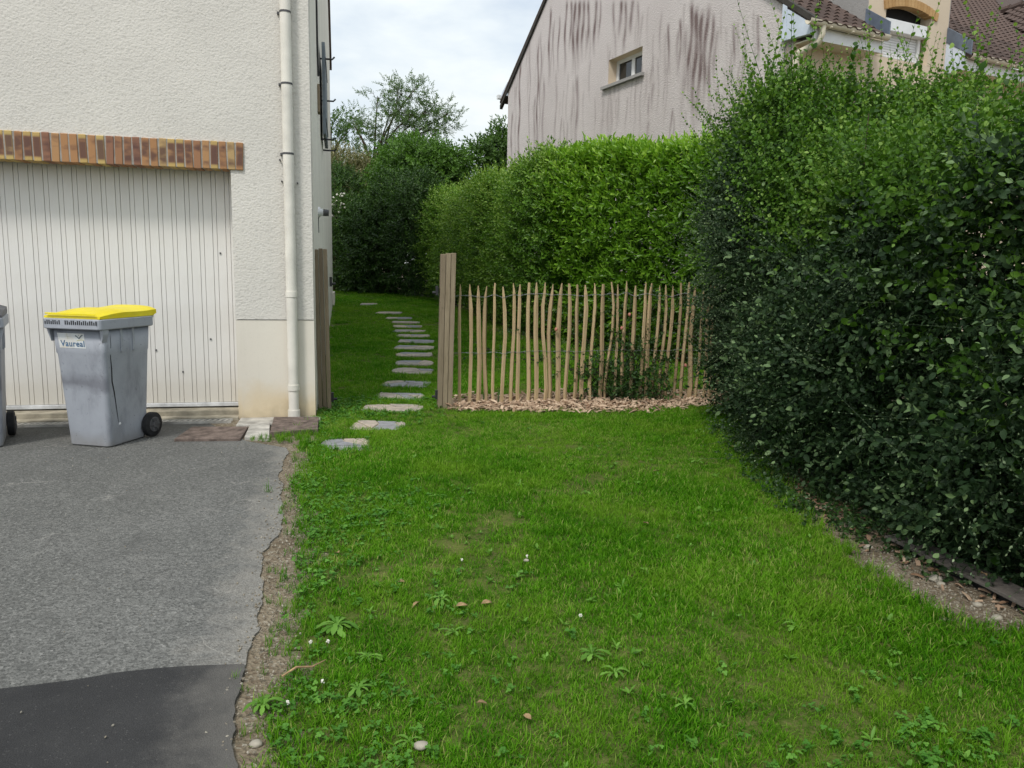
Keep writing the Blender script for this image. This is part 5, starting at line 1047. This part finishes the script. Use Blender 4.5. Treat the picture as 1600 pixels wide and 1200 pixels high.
        # long split in the side, with a white drip stain at its end
        ck = MB(); pts = [(.035, .86, .001), (.040, .78, .0025), (.038, .70, .003), (.048, .60, .0055), (.050, .50, .006), (.070, .42, .006), (.085, .33, .004), (.10, .24, .003), (.112, .17, .001)]
        def sx(z): return np.interp(z, [p[0] for p in prof], [p[1]/2 for p in prof])+.0015
        v_ = []; 
        for y, z, w_ in pts: v_ += [(sx(z), y-w_, z), (sx(z), y+w_, z)]
        ck.add(v_, [(2*k, 2*k+1, 2*k+3, 2*k+2) for k in range(len(pts)-1)]); ck.build('crack', M['dark'], root)
        o = MB().add(*blob(.004, .014, .012, 3, 1, .2)).build('scuff', M['white_pvc'], root); o.location = (sx(.15)+.001, .125, .165)
    return root
b_p = (gnd(108, 697)+gnd(168, 702))/2
make_bin('grey wheelie bin with yellow lid and white sticker in front of the garage door', (b_p.x, b_p.y, .015), R(-12), M['lid'], True)
b2 = at(12, 505, 5.55); r2 = R(30); c2 = Vector((.246*math.cos(r2)+.10*math.sin(r2), .246*math.sin(r2)-.10*math.cos(r2), 0))
make_bin('grey wheelie bin cut off by the left edge of the view', (b2.x-c2.x-.03, b2.y-c2.y, .015), r2, M['lid_grey'], False)

# ------------------------------------------------------------------ grass, clover, weeds and litter on the lawn
def tuft(q_, nb_, rad, h0, h1, w_, m, lean=.5):
    mb = MB(); vals = []
    for k in range(nb_):
        a_ = q_.uniform(0, 6.28); r_ = rad*math.sqrt(q_.random()); x, y = r_*math.cos(a_), r_*math.sin(a_); l_ = q_.uniform(h0, h1); b_ = q_.uniform(0, 6.28); o_ = q_.uniform(.15, lean+.3)*l_; dx, dy = math.cos(b_)*o_, math.sin(b_)*o_; sx_, sy_ = -math.sin(b_)*w_/2, math.cos(b_)*w_/2
        v_ = [(x-sx_, y-sy_, 0), (x+sx_, y+sy_, 0), (x+dx*.35+sx_*.9, y+dy*.35+sy_*.9, l_*.55), (x+dx*.35-sx_*.9, y+dy*.35-sy_*.9, l_*.55), (x+dx, y+dy, l_*.92)]
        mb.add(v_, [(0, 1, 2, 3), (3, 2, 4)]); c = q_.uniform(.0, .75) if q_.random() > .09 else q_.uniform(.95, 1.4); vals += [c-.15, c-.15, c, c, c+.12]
    me = pymesh('tuft', mb.v, mb.f, m); lv_attr(me, vals); return me
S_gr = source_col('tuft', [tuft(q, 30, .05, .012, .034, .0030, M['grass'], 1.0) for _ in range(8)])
S_gt = source_col('talltuft', [tuft(q, 16, .03, .05, .13, .0038, M['grass'], .6) for _ in range(5)])
def clov(q_):
    mb = MB(); vals = []
    for k in range(7):
        a_ = q_.uniform(0, 6.28); r_ = q_.uniform(0, .05); c = Vector((r_*math.cos(a_), r_*math.sin(a_), q_.uniform(.018, .04))); mb.tube([(c.x*.6, c.y*.6, 0), c], .0008, 3, False); vals += [.3]*6; cc = q_.uniform(0, .9); tl = Matrix.Rotation(q_.uniform(-.5, .5), 4, 'X') @ Matrix.Rotation(q_.uniform(-.5, .5), 4, 'Y'); a0 = q_.uniform(0, 6)
        for j in range(3):
            v_, f_ = leaf_geo(.013, .012, .2, .0); A = Matrix.Translation(c) @ tl @ Matrix.Rotation(a0+j*2.094, 4, 'Z'); mb.add(v_, f_, A); vals += [cc]*len(v_)
    me = pymesh('clover', mb.v, mb.f, M['clover']); lv_attr(me, vals); return me
S_cl = source_col('clover', [clov(q) for _ in range(6)])
def off_stones(P_, m_=.0):
    k = np.ones(len(P_), bool)
    for x, y, a_, b_ in stone_xy: mm = m_+(.03 if y > 9 else 0); k &= ~((np.abs(P_[:, 0]-x)/(a_+mm))**3+(np.abs(P_[:, 1]-y)/(b_+mm*1.3))**3 < 1)
    return k
def lawn_pts(dens, y0_, y1_, thin=True, jitter=.03):
    n = int(dens*(y1_-y0_)*9.4); P_ = np.stack([rng.uniform(-5.8, 3.6, n), rng.uniform(y0_, y1_, n)], 1)
    k = inpoly(P_+rng.normal(0, jitter, P_.shape), lawn_poly) & ~inpoly(P_+rng.normal(0, .02, P_.shape), mulch_poly) & off_stones(P_, -.015)
    # keep what the camera may see, with a margin for a step to the side
    k &= np.abs(P_[:, 0]) < .95*P_[:, 1]+1.2
    if thin:
        bare = vnoise(P_, 3.2, 77)+.5*vnoise(P_, 9, 78); k &= ~((bare > .72+.4*rng.uniform(-1, 1, n)) & (rng.uniform(0, 1, n) < .85)); spot = vnoise(P_, 14, 79)+.6*vnoise(P_, 31, 80); k &= ~((spot > .95+.2*rng.uniform(-1, 1, n)) & (rng.uniform(0, 1, n) < .85))
    return P_[k]
Pn = np.concatenate([lawn_pts(1000, 1.4, 4.5), lawn_pts(850, 4.5, 8.5), lawn_pts(420, 8.5, 14), lawn_pts(300, 14, 23.5)])
def put(name, src, P_, s0, s1, t_, dz=.0, tilt=.12):
    n = len(P_); return scatter(name, src, np.column_stack([P_, gz(P_[:, 0], P_[:, 1])+dz]), np.column_stack([rng.normal(0, tilt, (n, 2)), rng.uniform(0, 6.28, n)]), rng.uniform(s0, s1, n), t_)
ss = np.where(Pn[:, 1] > 8.5, 1.25, 1.0); n = len(Pn)
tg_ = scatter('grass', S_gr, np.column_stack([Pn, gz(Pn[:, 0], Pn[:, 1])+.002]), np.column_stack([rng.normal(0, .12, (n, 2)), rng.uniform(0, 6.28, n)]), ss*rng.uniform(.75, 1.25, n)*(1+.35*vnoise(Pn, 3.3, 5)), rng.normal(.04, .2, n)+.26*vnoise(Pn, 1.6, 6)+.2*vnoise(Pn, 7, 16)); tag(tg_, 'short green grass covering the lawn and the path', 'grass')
# taller grass along borders, stones and posts
bd = []
lp_ = np.array(lawn_poly); segs = list(zip(lp_, np.roll(lp_, -1, 0)))
for a_, b_ in segs:
    l_ = np.linalg.norm(b_-a_)
    if l_ > 0 and max(a_[1], b_[1]) < 12 and min(a_[1], b_[1]) > 1.1:
        k = int(l_*(12 if max(a_[0], b_[0]) < -.6 else 34)); t_ = rng.uniform(0, 1, k)[:, None]; bd.append(a_+(b_-a_)*t_+rng.normal(0, .05, (k, 2)))
for x, y, a_, b_ in stone_xy: th_ = rng.uniform(0, 6.28, 26); bd.append(np.stack([x+np.cos(th_)*(a_+.02), y+np.sin(th_)*(b_+.015)], 1))
sp_ = lawn_pts(20, 1.5, 8); bd.append(sp_); bd = np.concatenate(bd); bd = bd[off_stones(bd, -.02)]
tag(put('tall_grass', S_gt, bd, .3, .85, rng.normal(.05, .15, len(bd))), 'longer unmown grass tufts along the lawn borders and slabs', 'grass')
Pc = np.concatenate([lawn_pts(420, 1.4, 8, False)]); cf = vnoise(Pc, 2.0, 91)+np.clip(1-(Pc[:, 0]+1.15+.16*(Pc[:, 1]-3))*1.4, -1, 1)*.75; Pc = Pc[cf > .30+.3*rng.normal(0, 1, len(Pc))]
tag(put('clover', S_cl, Pc, .5, .95, rng.normal(0, .18, len(Pc)), .004), 'clover patches mixed into the lawn, thickest along the driveway edge', 'clover')
Pi = in_area([(1.85, 6.9), (1.7, 5.6), (1.62, 4.6), (1.75, 4.05), (2.2, 3.2), (2.6, 2.9), (2.5, 4.2), (2.2, 6.9)], 1500, .06)
S_iv = source_col('groundivy', [sprig('groundivy', q, M['rose'], .08, 6, .03, .026, .6, 65, .001, lv=(0, .9), whorl=True)[0] for _ in range(4)])
tag(put('ground_cover', S_iv, Pi, .6, 1.1, rng.normal(-.1, .2, len(Pi)), .0, .5), 'low dark weeds creeping out from under the shrub hedge', 'weeds')
# dandelions: each leaf a part
def dand(label, x, y, s_, n_=10):
    s_ *= .88; p = gnd(x, y); root = thing('dandelion', label, 'weed', (p.x, p.y, p.z+.014), q.uniform(0, 6), 'broad leaved weeds in the lawn')
    for k in range(n_):
        a_ = k*2.4+q.uniform(-.3, .3); l_ = s_*q.uniform(.45, 1.2); w_ = l_*q.uniform(.24, .36); el = q.uniform(.3, 1.25); v_ = []; f_ = []
        sway = q.uniform(-.35, .35)
        for t_, ww in ((0, .12), (.2, .3), (.32, .65), (.42, .42), (.55, .9), (.66, .6), (.8, 1.0), (.92, .7), (1.0, .05)):
            c = Vector((l_*t_*math.cos(el*(1-.6*t_)), l_*sway*t_*t_, .006+l_*t_*math.sin(el*(1-1.0*t_)))); v_ += [c+Vector((0, w_*.5*ww, .1*w_*ww)), c, c+Vector((0, -w_*.5*ww, .1*w_*ww))]
        for j in range(8): f_ += [(j*3, j*3+1, j*3+4, j*3+3), (j*3+1, j*3+2, j*3+5, j*3+4)]
        me = pymesh('leaf', v_, f_, M['weed'], True); lv_attr(me, [q.uniform(0, 1)]*len(v_)); o = link('leaf', me, root); o.rotation_euler = (0, 0, a_)
for d in (('large spreading dandelion rosette beside the worn driveway edge', 527, 985, .105, 15), ('clump of round leaves below the dandelion, where lawn meets gravel', 412, 1112, .07, 13), ('dandelion among grass just right of the big rosette', 690, 945, .07, 8), ('pale upright dandelion left of the lawn centre', 710, 995, .07, 7), ('dark low rosette near the bottom of the lawn', 640, 1168, .05, 7), ('dandelion rosette at the lawn centre', 925, 1030, .075, 10), ('dandelion rosette just right of the centre one', 960, 1060, .06, 8), ('weed rosette in front of the first stepping slab', 505, 752, .06, 8), ('small rosette left of the lawn centre towards the driveway', 575, 1035, .06, 9), ('weed rosette near the lower left of the lawn', 560, 1085, .06, 10), ('bright long leaved weed halfway to the picket fence', 685, 780, .07, 6), ('bright weed left of the shrub hedge foot', 1090, 725, .08, 5), ('flat rosette in the lower right lawn', 1070, 1110, .06, 8), ('weed beside the bare patch at the right', 1240, 985, .06, 7), ('weed between two bald spots of the lower lawn', 1010, 900, .055, 7), ('small rosette in the middle of the upper lawn', 915, 775, .055, 7)):
    dand(*d)
def rosette(q_):
    mb = MB(); vals = []
    for k in range(q_.randint(4, 8)):
        a_ = k*2.4+q_.uniform(-.5, .5); v_, f_ = leaf_geo(q_.uniform(.022, .05), q_.uniform(.011, .02), .3, .1); mb.add(v_, f_, Matrix.Rotation(a_, 4, 'Z') @ Matrix.Translation((0, 0, .008)) @ Matrix.Rotation(q_.uniform(.2, 1.1), 4, 'X')); vals += [q_.uniform(0, 1)]*len(v_)
    me = pymesh('rosette', mb.v, mb.f, M['weed'], True); lv_attr(me, vals); return me
S_ro = source_col('rosette', [rosette(q) for _ in range(6)])
Pw = lawn_pts(16, 1.4, 8, False); Pw = Pw[vnoise(Pw, 2.6, 55)+.5*(Pw[:, 1] < 4) > -.1+.5*rng.normal(0, 1, len(Pw))]
tag(put('small_weeds', S_ro, Pw, .45, .95, rng.normal(0, .2, len(Pw)), .006), 'small broad leaved weeds dotted through the lawn', 'weeds')
# clover flowers
for x, y, lab in ((484, 1020, 'white clover flower below the big dandelion, left of its pair'), (511, 1019, 'white clover flower below the big dandelion, right of its pair'), (503, 1083, 'white clover flower near the dry twig'), (448, 1117, 'white clover flower beside the round leaved clump'), (720, 888, 'white clover flower in the middle of the lawn'), (905, 977, 'white clover flower right of the lawn centre'), (822, 882, 'white clover flower beside the yellowish patch')):
    p = gnd(x, y); T_ = thing('clover_flower', lab, 'flower', p, 0, 'white clover flowers in the lawn'); MB().tube([(0, 0, 0), (.004, 0, .045)], .001, 4).build('stem', M['twig'], T_); mb = MB()
    for k in range(16):
        d = Vector((q.gauss(0, 1), q.gauss(0, 1), q.gauss(.3, 1))).normalized()*.007; mb.add(*blob(.0026, .0026, .003, k, 1, .1), M=Matrix.Translation(Vector((.004, 0, .042))+d*.75))
    mb.build('head', M['petal'], T_)
# dry leaves, a twig, stones
for x, y, lab in ((655, 950, 'dry brown leaf left of the lawn centre'), (752, 953, 'tan dry leaf standing in the grass at the lawn centre'), (622, 918, 'curled orange leaf near the driveway side of the lawn'), (530, 872, 'pale dry leaf beside the worn driveway edge'), (830, 1137, 'dry leaf at the bottom of the lawn'), (745, 1110, 'dry leaf left of the bottom one'), (1005, 825, 'dry leaf in the upper right lawn'), (1030, 742, 'reddish dry leaf near the shrub hedge'), (1530, 925, 'orange leaf lying on the dark edging board'), (712, 957, 'pale leaf flat on the grass between two weeds')):
    p = gnd(x, y); v_, f_ = leaf_geo(q.uniform(.035, .05), q.uniform(.016, .024), .5, .3); me = pymesh('dead_leaf', v_, f_, M['deadleaf'], True); o = link('dead_leaf', me); o.location = (p.x, p.y, p.z+.028+(.06 if x == 1530 else 0)); o.rotation_euler = (q.uniform(-.3, .5), q.uniform(-.4, .4), q.uniform(0, 6.28)); sol = o.modifiers.new('solid', 'SOLIDIFY'); sol.thickness = .0008; tag(o, lab, 'leaf', 'dry leaves on the grass')
p = gnd(472, 1063); o = MB().tube([(-.06, -.03, .03), (-.02, .005, .045), (.03, .02, .04), (.07, .05, .05)], [.003, .0045, .0035, .0015], 6).build('twig', M['deadleaf'], None, True); o.location = p; tag(o, 'dry twig on the clover near the driveway edge', 'twig')
for x, y, s_, lab in ((658, 1178, .022, 'pale stone in the grass at the bottom of the lawn'), (1462, 908, .035, 'tan stone touching the dark edging board'), (1470, 914, .02, 'small tan stone in front of the bigger one by the edging'), (1527, 947, .022, 'white stone below the edging board'), (1558, 968, .025, 'pale stone at the right end of the bare soil'), (1357, 857, .025, 'pale stone left of the edging board'), (822, 883, .014, 'small white stone in the middle of the lawn'), (400, 1165, .02, 'flat pinkish stone in the gravel strip')):
    p = gnd(x, y); o = MB().add(*blob(s_, s_*.75, s_*.55, x, 2, .09)).build('stone', M['pebble'], None, True); o.location = (p.x, p.y, p.z+s_*.3+(.02 if y > 1170 and x > 600 or x == 822 else 0)); tag(o, lab, 'stone')
# gravel on the worn strip and loose bits on the asphalt
M['grain'] = simple('gravel_grain', (0.27, 0.235, 0.18), 0.95, 0.35, 30)
gs = []
for k in range(5):
    v_, f_ = blob(.009, .007, .005, 40+k, 1, .15); me = pymesh('grain', v_, f_, M['grain'] if k < 4 else M['pebble']); lv_attr(me, [.5]*len(v_)); gs.append(me)
S_gv = source_col('grain', gs)
strip = [g2(*p) for p in ((352, 1195), (382, 1045), (394, 996), (410, 917), (412, 865), (435, 835), (437, 797), (439, 760), (445, 718))]+[g2(*p) for p in ((486, 717), (472, 744), (450, 771), (461, 797), (465, 853), (454, 910), (442, 966), (439, 1060), (397, 1116), (420, 1195))]
P_ = in_area(strip, 2300, .05); tag(put('gravel', S_gv, P_, .2, .85, rng.normal(0, .2, len(P_)), .012, 1.0), 'loose gravel on the worn strip between asphalt and lawn', 'gravel')
P_ = np.stack([rng.uniform(-3.4, -.95, 120), rng.uniform(1.9, 6.2, 120)], 1); P_ = P_[P_[:, 0] < -.9-.226*(P_[:, 1]-2.0)-.1]; tag(put('grit', S_gv, P_, .2, .6, rng.normal(0, .2, len(P_)), .02, 1.0), 'scattered pale grit on the asphalt driveway', 'grit')
P_ = in_area([g2(*p) for p in ((1300, 850), (1385, 852), (1600, 962), (1600, 1000), (1540, 980), (1460, 950), (1390, 905))], 900, .03); tag(put('gravel', S_gv, P_, .2, .9, rng.normal(0, .2, len(P_)), .003, 1.0), 'gravelly soil along the dark edging board', 'gravel')
P_ = in_area(strip, 60, .03); put('strip_grass', S_gt, P_, .3, .6, rng.normal(0, .15, len(P_))); tag(bpy.data.objects['strip_grass'], 'stray grass blades in the worn gravel strip', 'grass')
P_ = in_area([g2(*p) for p in ((378, 692), (420, 686), (470, 680), (505, 684), (480, 700), (430, 695))], 130, .02); tag(put('crack_grass', S_gt, P_, .3, .6, rng.normal(.1, .15, len(P_)), .02), 'grass growing along the slabs at the house corner', 'grass')
# edging planks under the shrub hedge: flat weathered boards that stick out over a dark gap
M['plank'] = wood_mat('weathered_grey_plank', (0.13, 0.118, 0.105), (0.22, 0.19, 0.155), 0.5)
e0, e1 = gnd(1383, 851), gnd(1592, 958); d = (e1-e0); ang_ = math.atan2(d.y, d.x); Ln_ = d.length
for k in range(2):
    s0_, s1_ = (0, Ln_*.42) if k == 0 else (Ln_*.43, Ln_*1.03)
    o = MB().loft([[(x, -.006+q.uniform(-.003, .003), .040+q.uniform(-.003, .003)), (x, .11, .052+q.uniform(-.003, .003)), (x, .11, .068), (x, -.006, .056)] for x in np.linspace(s0_, s1_, 6)])
    root = thing('edging_board', 'short weathered edging board, upper left one under the shrub hedge' if k == 0 else 'long weathered edging board at the right edge under the shrub hedge', 'edging', (e0.x, e0.y, 0), ang_+k*.004)
    o.build('plank', M['plank'], root, bevel=.003)
    MB().box(s0_+.01, s1_-.01, .03, .05, -.1, .041).build('gap_shade', M['dark'], root)  # near-black strip, painted shade for the gap below the plank
